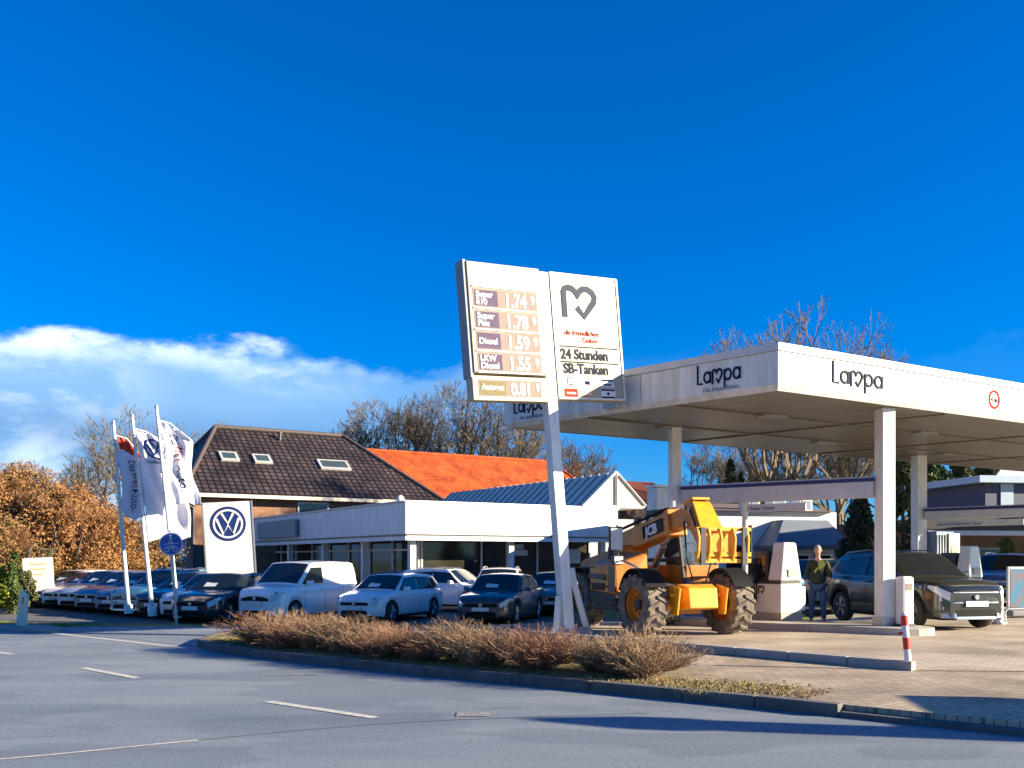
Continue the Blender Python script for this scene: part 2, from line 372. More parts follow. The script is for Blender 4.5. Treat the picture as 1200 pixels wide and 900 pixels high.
for i in range(len(K) - 1):
    a, b = K[i], K[i + 1]; ia, ib = inner[i], inner[i + 1]
    nseg = max(1, int((b - a).length / 1.0))
    for k in range(nseg):
        f0, f1 = k / nseg, (k + 1) / nseg
        g0 = .012 / (b - a).length
        p = [a.lerp(b, f0 + g0 / 2), a.lerp(b, f1 - g0 / 2), ia.lerp(ib, f1 - g0 / 2), ia.lerp(ib, f0 + g0 / 2)]
        mid = a.lerp(b, (f0 + f1) / 2)
        h0 = .13 - .09 * sm(mid.x, 3.0, 4.4)
        kb.hull8([(q.x, q.y, -.05) for q in p], [(q.x, q.y, h0) for q in p])
structure(kb.build('kerb', KERB, bevel=.012))
lk = MB(); a, b = Vector((.3, 18.3, 0)), Vector((5.3, 12.78, 0)); nn_ = (b - a).normalized(); sd = Vector((nn_.y, -nn_.x, 0)) * -.14
for k in range(8):
    p0, p1 = a.lerp(b, k / 8 + .001), a.lerp(b, (k + 1) / 8 - .001)
    q = [p0, p1, p1 + sd, p0 + sd]; lk.hull8([(v.x, v.y, .08) for v in q], [(v.x, v.y, .235) for v in q])
structure(lk.build('forecourt_kerb', mat('pale_kerb', (.42, .40, .36), .85, col2=(.28, .26, .23), ns=3), bevel=.01))
# road markings
def strip(bm, p0, p1, w, z=.006):
    p0, p1 = Vector((*p0, 0)), Vector((*p1, 0)); d = (p1 - p0).normalized(); nn = Vector((-d.y, d.x, 0)) * w / 2
    bm.quad(*[(v.x, v.y, z) for v in (p0 - nn, p1 - nn, p1 + nn, p0 + nn)])
def gp(u, v, z=0): Y = F * (CZ - z) / (v - HOR); return ((u - 600) * Y / F, Y)
mk = MB()
strip(mk, gp(97, 783), gp(161, 795), .12); strip(mk, gp(314, 822.5), gp(440, 841.5), .12); strip(mk, gp(-60, 757), gp(14, 767), .12)
q = [(-30, 893), (60, 885), (150, 876), (232, 868)]
for i in range(3): strip(mk, gp(*q[i]), gp(*q[i + 1]), .045)
structure(mk.build('lane_markings', LINE))
mk = MB(); e = [gp(*q) for q in ((-60, 727), (60, 742), (150, 752), (218, 760), (300, 770), (380, 781))]
for i in range(3): strip(mk, e[i], e[i + 1], .14)
structure(mk.build('edge_line', LINE))
mk = MB()
for i in range(3, 5): strip(mk, e[i], e[i + 1], .12)
strip(mk, gp(306, 792), gp(380, 791), .09); strip(mk, gp(535, 837.5), gp(575, 837.5), .26)
structure(mk.build('worn_markings', LINEW))
mk = MB(); q = [(230, 868), (330, 858), (440, 849), (530, 844), (640, 840), (760, 836)]
for i in range(len(q) - 1): strip(mk, gp(*q[i]), gp(*q[i + 1]), .022, .005)
structure(mk.build('road_seam', mat('seam', (.20, .20, .20), .8, col2=(.1, .105, .12), ns=8)))
mk = MB(); mk.lathe([(.0, .003), (.33, .003), (.33, .006), (.0, .006)], 28); structure(mk.build('manhole_cover', mat('iron', (.06, .06, .065), .6), loc=(-3.1, 6.0, 0)))

# ------------------------------------------------------------------ trees
def tubes_np(segs, n=3):
    S = np.array([[*a, *b, ra, rb] for a, b, ra, rb in segs]); a, b = S[:, 0:3], S[:, 3:6]; d = b - a; d /= np.linalg.norm(d, axis=1)[:, None] + 1e-9
    up = np.where(np.abs(d[:, 2:3]) < .9, np.array([[0, 0, 1.]]), np.array([[1., 0, 0]])); x = np.cross(d, up); x /= np.linalg.norm(x, axis=1)[:, None]; y = np.cross(x, d)
    V = np.zeros((len(S), 2 * n, 3))
    for k in range(n):
        c, s_ = math.cos(2 * PI * k / n), math.sin(2 * PI * k / n); o = x * c + y * s_
        V[:, k] = a + o * S[:, 6:7]; V[:, n + k] = b + o * S[:, 7:8]
    base = (np.arange(len(S)) * 2 * n)[:, None]
    Fs = [np.concatenate([base + k, base + (k + 1) % n, base + n + (k + 1) % n, base + n + k], 1) for k in range(n)]
    return V.reshape(-1, 3), np.concatenate(Fs)
def bare_tree(name, seed, h, spread=.55, depth=6, trunk_r=.22, fork=.28, minr=.011, twigs=3, dens=1.0):
    rnd = random.Random(seed); trunk = []; crown = []
    def grow(p, d, l, r, lev):
        nseg = 3 if lev < 3 else 2; q = Vector(p); dd = Vector(d); pts = [q.copy()]
        for i in range(nseg):
            s_ = .03 if lev == 0 else .15; dd = (dd + Vector((rnd.gauss(0, s_), rnd.gauss(0, s_), rnd.gauss(.05, .08)))).normalized()
            e = q + dd * l / nseg; r1 = max(minr * .6, r * (1 - .28 * (i + 1) / nseg)); r0 = max(minr * .7, r * (1 - .28 * i / nseg))
            (trunk if lev == 0 else crown).append((tuple(q), tuple(e), r0, r1)); q = e; pts.append(q.copy())
        if lev >= depth: return
        nch = 5 if lev == 0 else (3 if lev < depth - 1 else twigs)
        for k in range(nch):
            ang = rnd.uniform(.25, .75) * (1.15 if lev > 1 else spread * 1.6) * (.25 if k == 0 else 1); ph = rnd.uniform(0, 2 * PI) if lev else 2 * PI * k / nch + rnd.uniform(-.4, .4)
            t1 = dd.orthogonal().normalized(); t1.rotate(Matrix.Rotation(ph, 3, dd)); nd_ = (dd * math.cos(ang) + t1 * math.sin(ang)); nd_.z += .08; nd_.normalize()
            st = pts[-1] if k == 0 or lev < 1 else pts[rnd.randint(1, len(pts) - 1)]
            grow(st, nd_, l * rnd.uniform(.60, .84 if lev < 3 else .74), max(minr, r * rnd.uniform(.5, .68)), lev + 1)
    grow((0, 0, -.1), (0, 0, 1), h * fork, trunk_r, 0)
    zmax = float(np.percentile([s[1][2] for s in crown], 98.5)); k = h / zmax
    sc = lambda s: (tuple(c * k for c in s[0]), tuple(c * k for c in s[1]), s[2], s[3])
    root = bpy.data.objects.new(name, None); COL.objects.link(root)
    V, Fc = tubes_np([sc(s) for s in trunk], 8); npmesh('trunk', V, Fc, BARK, root, True)
    V, Fc = tubes_np([sc(s) for s in crown], 3); npmesh('crown', V, Fc, TWIG, root)
    return root
def leaf_cloud(rnd, centers, n, size, flat=.0):
    V = np.zeros((n * 4, 3)); cs = np.array(centers)
    rs = np.random.RandomState(rnd.randint(0, 9999)); idx = rs.randint(0, len(cs), n); c = cs[idx]
    off = rs.normal(size=(n, 3)); off /= np.linalg.norm(off, axis=1)[:, None]; off *= (rs.uniform(0.2, 1, n) ** .5)[:, None] * c[:, 3:4]
    p = c[:, :3] + off
    a = rs.normal(size=(n, 3)); a /= np.linalg.norm(a, axis=1)[:, None]; b = np.cross(a, rs.normal(size=(n, 3))); b /= np.linalg.norm(b, axis=1)[:, None]
    s_ = (rs.uniform(.6, 1.3, n) * size)[:, None]
    for k, (u, v) in enumerate(((-1, -.6), (1, -.6), (1, .6), (-1, .6))): V[k::4] = p + a * u * s_ / 2 + b * v * s_ / 2
    Fc = np.arange(n * 4).reshape(-1, 4); return V, Fc
def leafy(name, label, cat, loc, centers, n, size, m, trunk=None, group=None, seed=1, tm=None):
    r = thing(name, label, cat, loc, 0, group); V, Fc = leaf_cloud(random.Random(seed), centers, n, size); npmesh('foliage', V, Fc, m, r)
    if trunk:
        t = MB(); 
        for pts, rad in trunk: t.tube(pts, rad, 6)
        t.build('trunk', tm or BARK, r, smooth=60)
    return r
protoA = bare_tree('bare_tree', 11, 14, .6, 7, .26, .22, .010, 4)
protoB = bare_tree('bare_tree', 23, 12, .75, 7, .22, .25, .012)
protoC = bare_tree('bare_tree', 37, 10, .5, 7, .16, .2, .012, 3)
used = set()
def put_tree(pr, x, y, h, base, label, rz=0, group='bare winter trees behind the buildings', wide=1.):
    if y >= 75: x, y, h = x * 1.217, y * 1.217, (h - 1.6) * 1.217 + 1.6
    o = pr if pr.name not in used else dup(pr)
    used.add(pr.name); o.location = (x, y, H(x, y)); k = h / base; o.scale = (k * wide, k * wide, k); o.rotation_euler = (0, 0, rz)
    tag(o, label, 'tree', group); return o
BG = 'bare winter trees behind the buildings'
put_tree(protoA, XofU(938, 52), 52, 14.3, 14, 'tall bare tree rising above the station canopy roof, its trunk seen under the canopy', .4, BG, .9)
put_tree(protoA, XofU(893, 55), 55, 15.0, 14, 'tall bare tree whose crown rises over the canopy logo nearest the corner', 2.9, BG, .85)
put_tree(protoB, XofU(982, 57), 57, 13.4, 12, 'tall bare tree whose crown rises over the middle of the canopy front fascia', 1.9, BG, .8)
put_tree(protoB, XofU(140, 75), 75, 12.5, 12, 'bare tree behind the white flags, left of the dark tiled roof', 1.0, BG, 1.15)
put_tree(protoC, XofU(95, 70), 70, 9.0, 10, 'lower bare tree rising out of the orange hedge at the left', 2.0)
put_tree(protoB, XofU(225, 80), 80, 12.5, 12, 'bare tree whose crown shows at the left end of the dark tiled roof', 3.0)
put_tree(protoC, XofU(440, 82), 82, 14.6, 10, 'bare tree directly right of the dark tiled roof ridge', .3)
put_tree(protoA, XofU(490, 80), 80, 15.6, 14, 'bare tree above the left part of the orange roof', 2.2)
put_tree(protoB, XofU(560, 78), 78, 15.6, 12, 'bare tree above the middle of the orange roof, touching the price sign', 4.1, BG, 1.1)
put_tree(protoC, XofU(618, 82), 82, 13.8, 10, 'bare tree seen behind the price sign mast over the orange roof', 5.1)
put_tree(protoC, XofU(672, 80), 80, 11.0, 10, 'rounded bare tree right of the sign mast under the canopy edge', 1.4, BG, 1.25)
put_tree(protoA, XofU(840, 70), 70, 10.5, 14, 'bare tree seen under the canopy left of the small dark conifer', 1.1, BG, 1.2)
put_tree(protoB, XofU(985, 60), 60, 10.5, 12, 'bare tree under the canopy left of the front post', 5.0, BG, 1.2)
put_tree(protoA, XofU(1045, 66), 66, 11, 14, 'bare tree half hidden by the front canopy post', 3.6, BG, 1.2)
put_tree(protoC, XofU(905, 66), 66, 9.0, 10, 'bare tree behind the yellow bush under the canopy', 3.1, BG, 1.3)
for i, (x, y, h) in enumerate(((-26, -18, 12), (-38, -8, 13), (-14, -24, 12), (0, -30, 13), (-50, 6, 12), (14, -34, 12), (-62, 20, 13))):
    put_tree((protoA, protoB, protoC)[i % 3], x, y, h, (14, 12, 10)[i % 3], 'bare tree across the road, out of the picture', i * 1.1, 'bare trees across the road')

# orange brown beech trees on the left
BEECH = mat('russet_leaf', (.36, .175, .05), .8, col2=(.22, .11, .04), ns=1.2, namt=.35)
BEECH2 = mat('olive_brown_leaf', (.29, .165, .055), .8, col2=(.18, .11, .04), ns=1.2, namt=.35)
RUSTW = mat('russet_twig', (.34, .17, .07), .9, col2=(.20, .10, .05), ns=1)
def beech(x, y, h, w, seed, label, m):
    rnd = random.Random(seed); cs = []
    for k in range(120):
        t = rnd.uniform(.02, 1); rr = w * (1 - t ** 2.2) ** .5 * rnd.uniform(.3, 1); a = rnd.uniform(0, 2 * PI)
        cs.append((rr * math.cos(a), rr * math.sin(a), h * t * .95, rnd.uniform(.35, .9)))
    tr = []
    for k in range(9):
        a = rnd.uniform(0, 2 * PI); e = Vector((w * .75 * math.cos(a), w * .75 * math.sin(a), h * rnd.uniform(.55, .95)))
        mid = Vector((e.x * .35, e.y * .35, e.z * .5)); tr.append(([(0, 0, -.3), tuple(mid), tuple(e)], [.16, .09, .03]))
    root = leafy('beech_tree', label, 'tree', (x, y, H(x, y)), cs, 17000, .085, m, tr, 'russet beech trees at the left edge', seed)
    for ch in protoC.children:
        if ch.name.startswith('crown'):
            for q_ in range(2):
                c = ch.copy(); COL.objects.link(c); c.name = 'branches'; c.parent = root; c.scale = (w / 4.2, w / 4.2, h * .95 / 10); c.rotation_euler = (0, 0, seed + q_ * 2.2); c.material_slots[0].link = 'OBJECT'; c.material_slots[0].material = RUSTW
    return root
beech(XofU(-30, 43), 43, 6.3, 3.0, 1, 'russet leafed tree cut by the left edge of the photo', BEECH)
beech(XofU(30, 45), 45, 6.4, 3.1, 2, 'orange brown tree above the pale board at the far left', BEECH2)
beech(XofU(78, 42.5), 42.5, 5.2, 2.5, 3, 'lower russet tree sloping down behind the row of cars', BEECH)
beech(XofU(122, 44), 44, 4.3, 2.4, 4, 'smallest russet tree, just left of the white flags', BEECH)
beech(XofU(5, 39.5), 39.5, 3.4, 1.7, 6, 'low olive brown bush under the russet trees, behind the first parked cars', BEECH2)
beech(XofU(165, 46.5), 46.5, 3.6, 2.2, 8, 'russet bush seen between the flagpoles', BEECH2)

THUJA = mat('thuja', (.09, .14, .025), .85, col2=(.04, .07, .015), ns=3, namt=.4)
YELG = mat('yellow_green_leaf', (.30, .33, .03), .8, col2=(.14, .18, .02), ns=3)
DKG = mat('dark_conifer', (.05, .075, .03), .85, col2=(.02, .035, .015), ns=2)
OLIVE = mat('olive_conifer', (.15, .15, .045), .85, col2=(.07, .08, .02), ns=2)
GOLD = mat('golden_leaf', (.48, .30, .03), .8, col2=(.3, .18, .02), ns=3)
def column_cs(h, w, rnd, pw=.5, base=.1, n=60, blob=.25):
    return [((w * (1 - t) ** pw) * rnd.uniform(.2, 1) * math.cos(a), (w * (1 - t) ** pw) * rnd.uniform(.2, 1) * math.sin(a), base + (h - base) * t, blob * w * (1 - .6 * t) + .05)
            for t, a in ((rnd.uniform(0, 1), rnd.uniform(0, 2 * PI)) for _ in range(n))]
rn = random.Random(5)
p = P(17, 655, 34); leafy('thuja', 'slim clipped evergreen column at the far left edge', 'shrub', (p.x, 34, -.35), column_cs(2.15, .3, rn, .25), 2500, .07, THUJA, [([(0, 0, 0), (0, 0, 1.4)], .04)], None, 2)
p = P(-3, 655, 34); leafy('round_bush', 'yellow green bush cut by the left edge of the photo', 'shrub', (p.x, 34, -.35), column_cs(1.7, .75, rn, .5, .2), 3500, .08, YELG, [([(0, 0, 0), (0, 0, .8)], .05)], None, 3)
p = P(32, 655, 36); leafy('round_bush', 'small olive bush between the slim evergreen and the pale board', 'shrub', (p.x, 36, -.35), column_cs(1.5, .5, rn, .5, .2), 2000, .07, OLIVE, [([(0, 0, 0), (0, 0, .7)], .04)], None, 4)
p = P(4, 655, 40); leafy('hedge', 'dark evergreen hedge behind the slim evergreen at the far left', 'hedge', (p.x, 40, -.35), [(x * .4 - 2.2, rn.uniform(-.4, .4), rn.uniform(.2, 2.2), .4) for x in range(11) for _ in range(4)], 4500, .09, DKG, None, None, 5)
def conifer(x, y, h, w, m, label, seed, n=7000, size=.12, pw=.9):
    rnd = random.Random(seed); cs = []
    for k in range(150):
        t = rnd.uniform(0, 1); rr = w * (1 - t) ** pw; a = rnd.uniform(0, 2 * PI); q = rnd.uniform(.5, 1)
        cs.append((rr * q * math.cos(a), rr * q * math.sin(a), .25 + (h - .25) * t - rr * q * .15, .10 + .16 * rr))
    return leafy('conifer', label, 'tree', (x, y, .1), cs, n, size, m, [([(0, 0, 0), (0, 0, h * .9)], [.12, .02])], None, seed)
conifer(XofU(1008, 33), 33, 3.9, 1.15, DKG, 'dark conifer between the white house and the front canopy post', 3, 6500)
conifer(XofU(1058, 35), 35, 5.4, 1.5, OLIVE, 'olive conifer right behind the front canopy post', 4, 8500)
conifer(XofU(856, 58), 58, 7.4, .75, DKG, 'small pointed dark conifer showing above the left fuel beam', 5, 3500, .16, .5)
conifer(XofU(868, 60), 60, 6.8, .6, DKG, 'shorter dark conifer touching the golden bush above the fuel beam', 8, 2500, .16, .5)
rn = random.Random(9)
leafy('golden_bush', 'golden yellow bush showing above the left fuel beam', 'shrub', (XofU(887, 58), 58, .1), column_cs(7.0, 1.3, rn, .45, 2.5, 50, .3), 4000, .16, GOLD, [([(0, 0, 0), (0, 0, 5)], .1)], None, 6)
for i, (u, Y, h, w, l) in enumerate(((1095, 60, 7.5, 2.0, 'dark green evergreen tree just right of the rear canopy post'), (1128, 62, 7.8, 2.2, 'dark green evergreen tree left of the shop with the flat blue roof'), (1160, 66, 8.0, 2.6, 'dark green evergreen tree behind the shop with the flat blue roof'))):
    leafy('evergreen_tree', l, 'tree', (XofU(u, Y), Y, 0), column_cs(h, w, rn, .4, .5, 90, .3), 9000, .2, (THUJA, OLIVE, THUJA)[i], [([(0, 0, 0), (0, 0, 6)], .15)], 'evergreen trees behind the shop', 20 + i)
leafy('thuja', 'narrow clipped evergreen standing at the shop front on the right', 'shrub', (XofU(1180, 38), 38, .1), column_cs(2.3, .42, rn, .2), 2500, .08, THUJA, [([(0, 0, 0), (0, 0, 1.6)], .05)], None, 31)

# ------------------------------------------------------------------ shrubs along the kerb
def shrub_proto(seed, m, h=.75, w=.62, stems=250):
    rnd = random.Random(seed); segs = []
    for _ in range(stems):
        a = rnd.uniform(0, 2 * PI); r0 = rnd.uniform(0, .28) * w; p = Vector((r0 * math.cos(a), r0 * math.sin(a), 0))
        lean = rnd.uniform(.05, 1.0); a += rnd.gauss(0, .5); d = Vector((math.cos(a) * lean, math.sin(a) * lean, 1)).normalized()
        l = h * rnd.uniform(.55, 1.15); ns = 4; pts = [p.copy()]
        for k in range(ns):
            d = (d + Vector((rnd.gauss(0, .16), rnd.gauss(0, .16), rnd.gauss(-.02, .08)))).normalized(); q = p + d * l / ns
            segs.append((tuple(p), tuple(q), .0048 * (1 - .17 * k), .0048 * (1 - .17 * (k + 1)))); p = q; pts.append(p.copy())
            for _ in range(rnd.randint(1, 3)):
                e = (d + Vector((rnd.gauss(0, .55), rnd.gauss(0, .55), rnd.gauss(.1, .35)))).normalized(); l2 = l * rnd.uniform(.12, .32)
                m1 = p + e * l2; segs.append((tuple(p), tuple(m1), .0034, .0024))
                e2 = (e + Vector((rnd.gauss(0, .5), rnd.gauss(0, .5), rnd.gauss(0, .4)))).normalized()
                segs.append((tuple(p.lerp(m1, .5)), tuple(p.lerp(m1, .5) + e2 * l2 * .6), .0026, .002))
    V, Fc = tubes_np(segs, 3); o = npmesh('shrub', V, Fc, m); return o
sh = [shrub_proto(1, TWIGB), shrub_proto(2, TWIGR, .8, .55), shrub_proto(3, TWIGB, .68, .7)]
spots = []
path = [Vector(q) for q in ((-4.35, 16.6, 0), (-3.3, 15.6, 0), (-1.9, 14.5, 0), (-.5, 13.45, 0), (.75, 12.55, 0), (1.75, 11.75, 0))]
rs = random.Random(4); ns = 15
for i in range(ns):
    t = i / (ns - 1) * (len(path) - 1); k = min(int(t), len(path) - 2); q = path[k].lerp(path[k + 1], t - k)
    spots.append((q.x + rs.gauss(0, .10), q.y + .12 + rs.gauss(0, .12), rs.choice((.72, .85, .95, 1.08)), rs.uniform(.56, .78)))
for i in range(5):
    t = (i + .5) / 5 * (len(path) - 1); k = min(int(t), len(path) - 2); q = path[k].lerp(path[k + 1], t - k)
    spots.append((q.x + .55 + rs.gauss(0, .15), q.y + .8, rs.uniform(.7, 1.0), rs.uniform(.5, .66)))
ordn = ['leftmost', 'second', 'third', 'fourth', 'fifth', 'sixth', 'seventh', 'eighth', 'ninth', 'tenth', 'eleventh', 'twelfth', 'thirteenth', 'fourteenth', 'rightmost']
def landmark(x, y):
    u = 600 + F * x / y
    for lim, n_ in ((400, 'the white van'), (530, 'the white hatchback'), (640, 'the dark grey saloon'), (700, 'the sign mast foot'), (790, 'the telehandler near wheel')):
        if u < lim: return n_
    return 'the telehandler far wheel'
for i, (x, y, s, sz) in enumerate(spots):
    pr = sh[rs.randint(0, 2)]; o = pr if 'category' not in pr else pr.copy()
    if o is not pr: COL.objects.link(o)
    o.location = (x, y, .11); o.scale = (s, s, sz / .75 * .66); o.rotation_euler = (0, 0, rs.uniform(0, 6.28))
    tag(o, '%s brown leafless shrub from the left in the front row, before %s' % (ordn[i], landmark(x, y)) if 0 < i < 14 else (ordn[i] + ' brown leafless shrub of the kerbside front row') if i < 15 else 'low leafless shrub of the back row, %s from the left' % (['first'] + ordn[1:])[i - 15], 'shrub', 'leafless shrubs along the kerb')
for o in sh:
    if 'category' not in o: bpy.data.objects.remove(o)
# leaf litter and grass tufts
def tufts(name, label, cat, pts, m, hgt, n):
    rs = np.random.RandomState(3); P0 = np.array(pts)[rs.randint(0, len(pts), n)] + np.c_[rs.normal(0, .12, (n, 2)), np.zeros(n)]
    a = rs.uniform(0, 2 * PI, n); w = .006; d = np.c_[np.cos(a), np.sin(a), np.zeros(n)] * w
    hh = rs.uniform(.4, 1.2, n) * hgt; tip = P0 + np.c_[rs.normal(0, hgt * .35, (n, 2)), hh]
    V = np.zeros((n * 3, 3)); V[0::3] = P0 - d; V[1::3] = P0 + d; V[2::3] = tip
    o = npmesh(name, V, np.arange(n * 3).reshape(-1, 3), m); tag(o, label, cat, None, 'stuff')
tp = []
for k in range(500):
    t = rs.uniform(0, 8.3); i = int(t) + 2; q = inner[i].lerp(inner[i + 1], t - int(t)); nrm = rs.uniform(.12, .9); tp.append((q.x + nrm * .6, q.y + nrm * .8, .118))
for k in range(60): tp.append((rs.uniform(2.0, 2.7), rs.uniform(10.75, 11.2), .118))
tufts('grass', 'short yellow green grass under the kerbside shrubs', 'grass', tp, mat('grass_blade', (.24, .23, .06), .8, col2=(.36, .30, .13), ns=3, namt=.3), .028, 11000)
tp = [(lambda t: (-11.3 - 22 * t + rs.uniform(-.5, 1.4), 23.2 + 20.5 * t + rs.uniform(-.6, 1.2)))(rs.uniform(0, 1)) for _ in range(700)]
tufts('verge_grass', 'green grass on the strip before the parked cars', 'grass', [(x, y, H(x, y) + .05) for x, y in tp], mat('verge_blade', (.16, .24, .035), .8, col2=(.24, .24, .07), ns=2), .07, 20000)

rs2 = np.random.RandomState(8); n_ = 5200; tt = rs2.uniform(0, 8.6, n_); P0 = np.zeros((n_, 3))
for k in range(n_):
    i = int(tt[k]) + 2; q = inner[i].lerp(inner[i + 1], tt[k] - int(tt[k])); dd_ = abs(rs2.normal(.35, .35)); P0[k] = (q.x + dd_ * .6, q.y + dd_ * .8, .122 + rs2.uniform(0, .02))
aa = rs2.normal(size=(n_, 3)); aa[:, 2] *= .4; aa /= np.linalg.norm(aa, axis=1)[:, None]; bb = np.cross(aa, np.c_[rs2.normal(0, .3, (n_, 2)), np.ones(n_)]); bb /= np.linalg.norm(bb, axis=1)[:, None]
s_ = rs2.uniform(.012, .03, n_)[:, None]; V = np.zeros((n_ * 4, 3))
for k, (u_, v_) in enumerate(((-1, 0), (0, -.5), (1, 0), (0, .5))): V[k::4] = P0 + aa * u_ * s_ + bb * v_ * s_
o = npmesh('leaf_litter', V, np.arange(n_ * 4).reshape(-1, 4), mat('dead_leaf', (.34, .22, .10), .8, col2=(.16, .09, .04), ns=6)); tag(o, 'dry brown leaf litter between the shrubs and the kerb', 'leaves', None, 'stuff')
# ------------------------------------------------------------------ dealership and houses
TILE = brickmat('dark_roof_tile', (.052, .038, .040), (.088, .064, .062), (.012, .010, .011), .34, .36, .055, .55, 1.0, off=0., vs=.7, var=.5)
ORTILE = brickmat('orange_roof_tile', (.62, .105, .018), (.46, .075, .015), (.25, .04, .01), .26, .34, .02, .75, .5, off=0., vs=1.1, var=.5)
REDT = brickmat('red_brown_roof_tile', (.20, .055, .03), (.15, .04, .025), (.06, .02, .015), .26, .34, .02, .75, .5, off=0., vs=.6)
BRICK = brickmat('orange_brick', (.30, .13, .06), (.21, .09, .05), (.24, .20, .16), .25, .085, .012, .85, .3)
DBRICK = brickmat('dark_brick', (.14, .085, .06), (.10, .06, .045), (.10, .08, .07), .25, .085, .012, .85, .3)
SEAM = mat('grey_roof_metal', (.80, .75, .64), .95, 0, col2=(.66, .62, .53), ns=1.0, spec=.05)
FASC = mat('fascia_panel', (.80, .80, .80), .4, col2=(.60, .60, .58), ns=1.2, namt=.35, st=(2, 2, .5))
CREAM = mat('cream_board', (.62, .54, .38), .7)
WFRAME = mat('window_frame_white', (.78, .78, .76), .5)
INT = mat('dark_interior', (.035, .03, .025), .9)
SHOWG = mat('showroom_glass', (.05, .042, .03), .08, col2=(.02, .018, .014), ns=.9, namt=.3, spec=.35)  # dark brown base colour stands in for bare trees reflected in the glass
DWOOD = mat('dark_timber', (.035, .028, .025), .8)
def ray_hit(u, v, p0, n):
    o = Vector((0, 0, CZ)); d = Vector(((u - 600) / F, 1, -(v - HOR) / F)); t = (Vector(p0) - o).dot(n) / d.dot(n); return o + d * t
rz = R(32)
# house with the dark hipped roof
KH = 1.217; E = Vector((-15.7 * KH, 46 * KH, -.35)); hs_ = thing('house', 'brick house with dark brown hipped tile roof and three skylights behind the dealership', 'house', E, rz)
hs_.scale = (KH,) * 3
Lx, Ly, ez, rgz = 14.07, 11.0, 4.8, 8.75
m = MB(); m.box(.7, Lx - .7, .7, Ly - .7, -.6, ez - .05); wall = m.build('wall', BRICK, hs_, uv=True)
m = MB(); c = [(0, 0, ez), (Lx, 0, ez), (Lx, Ly, ez), (0, Ly, ez)]; r1, r2 = (3, 5.5, rgz), (10.3, 5.5, rgz)
for pl in ((c[0], c[1], r2, r1), (c[1], c[2], r2), (c[2], c[3], r1, r2), (c[3], c[0], r1)): m.poly(pl)
m.poly([(x, y, z - .12) for x, y, z in c[::-1]])
for i in range(4): m.quad(c[i], c[(i + 1) % 4], tuple(Vector(c[(i + 1) % 4]) - Vector((0, 0, .12))), tuple(Vector(c[i]) - Vector((0, 0, .12))))
roof = m.build('roof', TILE, hs_, uv=True)
m = MB(); 
for a_, b_ in ((r1, r2), (c[0], r1), (c[1], r2), (c[3], r1)): m.tube([Vector(a_) + Vector((0, 0, .03)), Vector(b_) + Vector((0, 0, .03))], .12, 8)
m.build('ridge_tiles', mat('ridge_tile', (.09, .07, .065), .6), roof, smooth=50)
m = MB(); m.box(-.12, Lx + .1, -.14, -.01, ez - .2, ez - .03); m.box(-.14, -.01, 0, Ly, ez - .2, ez - .03); m.build('gutter', mat('cream_gutter', (.72, .66, .5), .5), hs_)
m = MB(); m.tube([(.3, -.05, ez - .1), (.3, .6, ez - .5), (.65, .66, ez - .7), (.65, .66, -.3)], .05, 8); m.build('downpipe', DKMET, hs_)
Minv = (Matrix.Translation(E) @ Matrix.Rotation(rz, 4, 'Z') @ Matrix.Scale(KH, 4)).inverted()
nrm = Matrix.Rotation(rz, 3, 'Z') @ Vector((0, -(rgz - ez), 5.5)).normalized()
for (u, v, w, h) in ((268, 536, .95, .85), (307, 539, .95, .85), (391, 546, 1.75, .95)):
    q = Minv @ ray_hit(u, v, E + Vector((0, 0, ez * KH)), nrm)
    sk = MB(); sk.box(-w / 2, w / 2, -h / 2, h / 2, 0, .12); s_ = sk.build('skylight', mat('skylight_frame', (.55, .55, .53), .4, .2), roof, q, (math.atan2(rgz - ez, 5.5), 0, 0), bevel=.01)
    sk = MB(); sk.box(-w / 2 + .14, w / 2 - .14, -h / 2 + .14, h / 2 - .14, .122, .13); sk.build('pane', mat('skylight_glass', (.05, .08, .09), .1), s_)
m = MB(); m.lathe([(.09, 0), (.09, .35), (.14, .36), (.14, .45), (.02, .46)], 10); q = Minv @ ray_hit(328, 516, E + Vector((0, 0, ez * KH)), nrm); m.build('vent_pipe', DKMET, roof, q, smooth=40)
for (x0, x1, z0, z1) in ((5.9, 7.6, 2.9, 4.55), (1.2, 2.2, 2.4, 4.2)):
    m = MB(); m.box(x0, x1, .62, .75, z0, z1); w_ = m.build('window', WFRAME, hs_); m = MB(); m.box(x0 + .1, x1 - .1, .60, .618, z0 + .1, z1 - .1); m.build('pane', CAPM, w_)
for y in (2.2, 5.2, 8):
    m = MB(); m.box(.62, .75, y, y + 1.3, 1.0, 3.6); w_ = m.build('window', WFRAME, hs_); m = MB(); m.box(.60, .618, y + .1, y + 1.2, 1.1, 3.5); m.build('pane', CAPM, w_)
m = MB(); m.box(.6, .69, .7, Ly - .7, -.5, .9); m.build('timber_cladding', DWOOD, hs_)
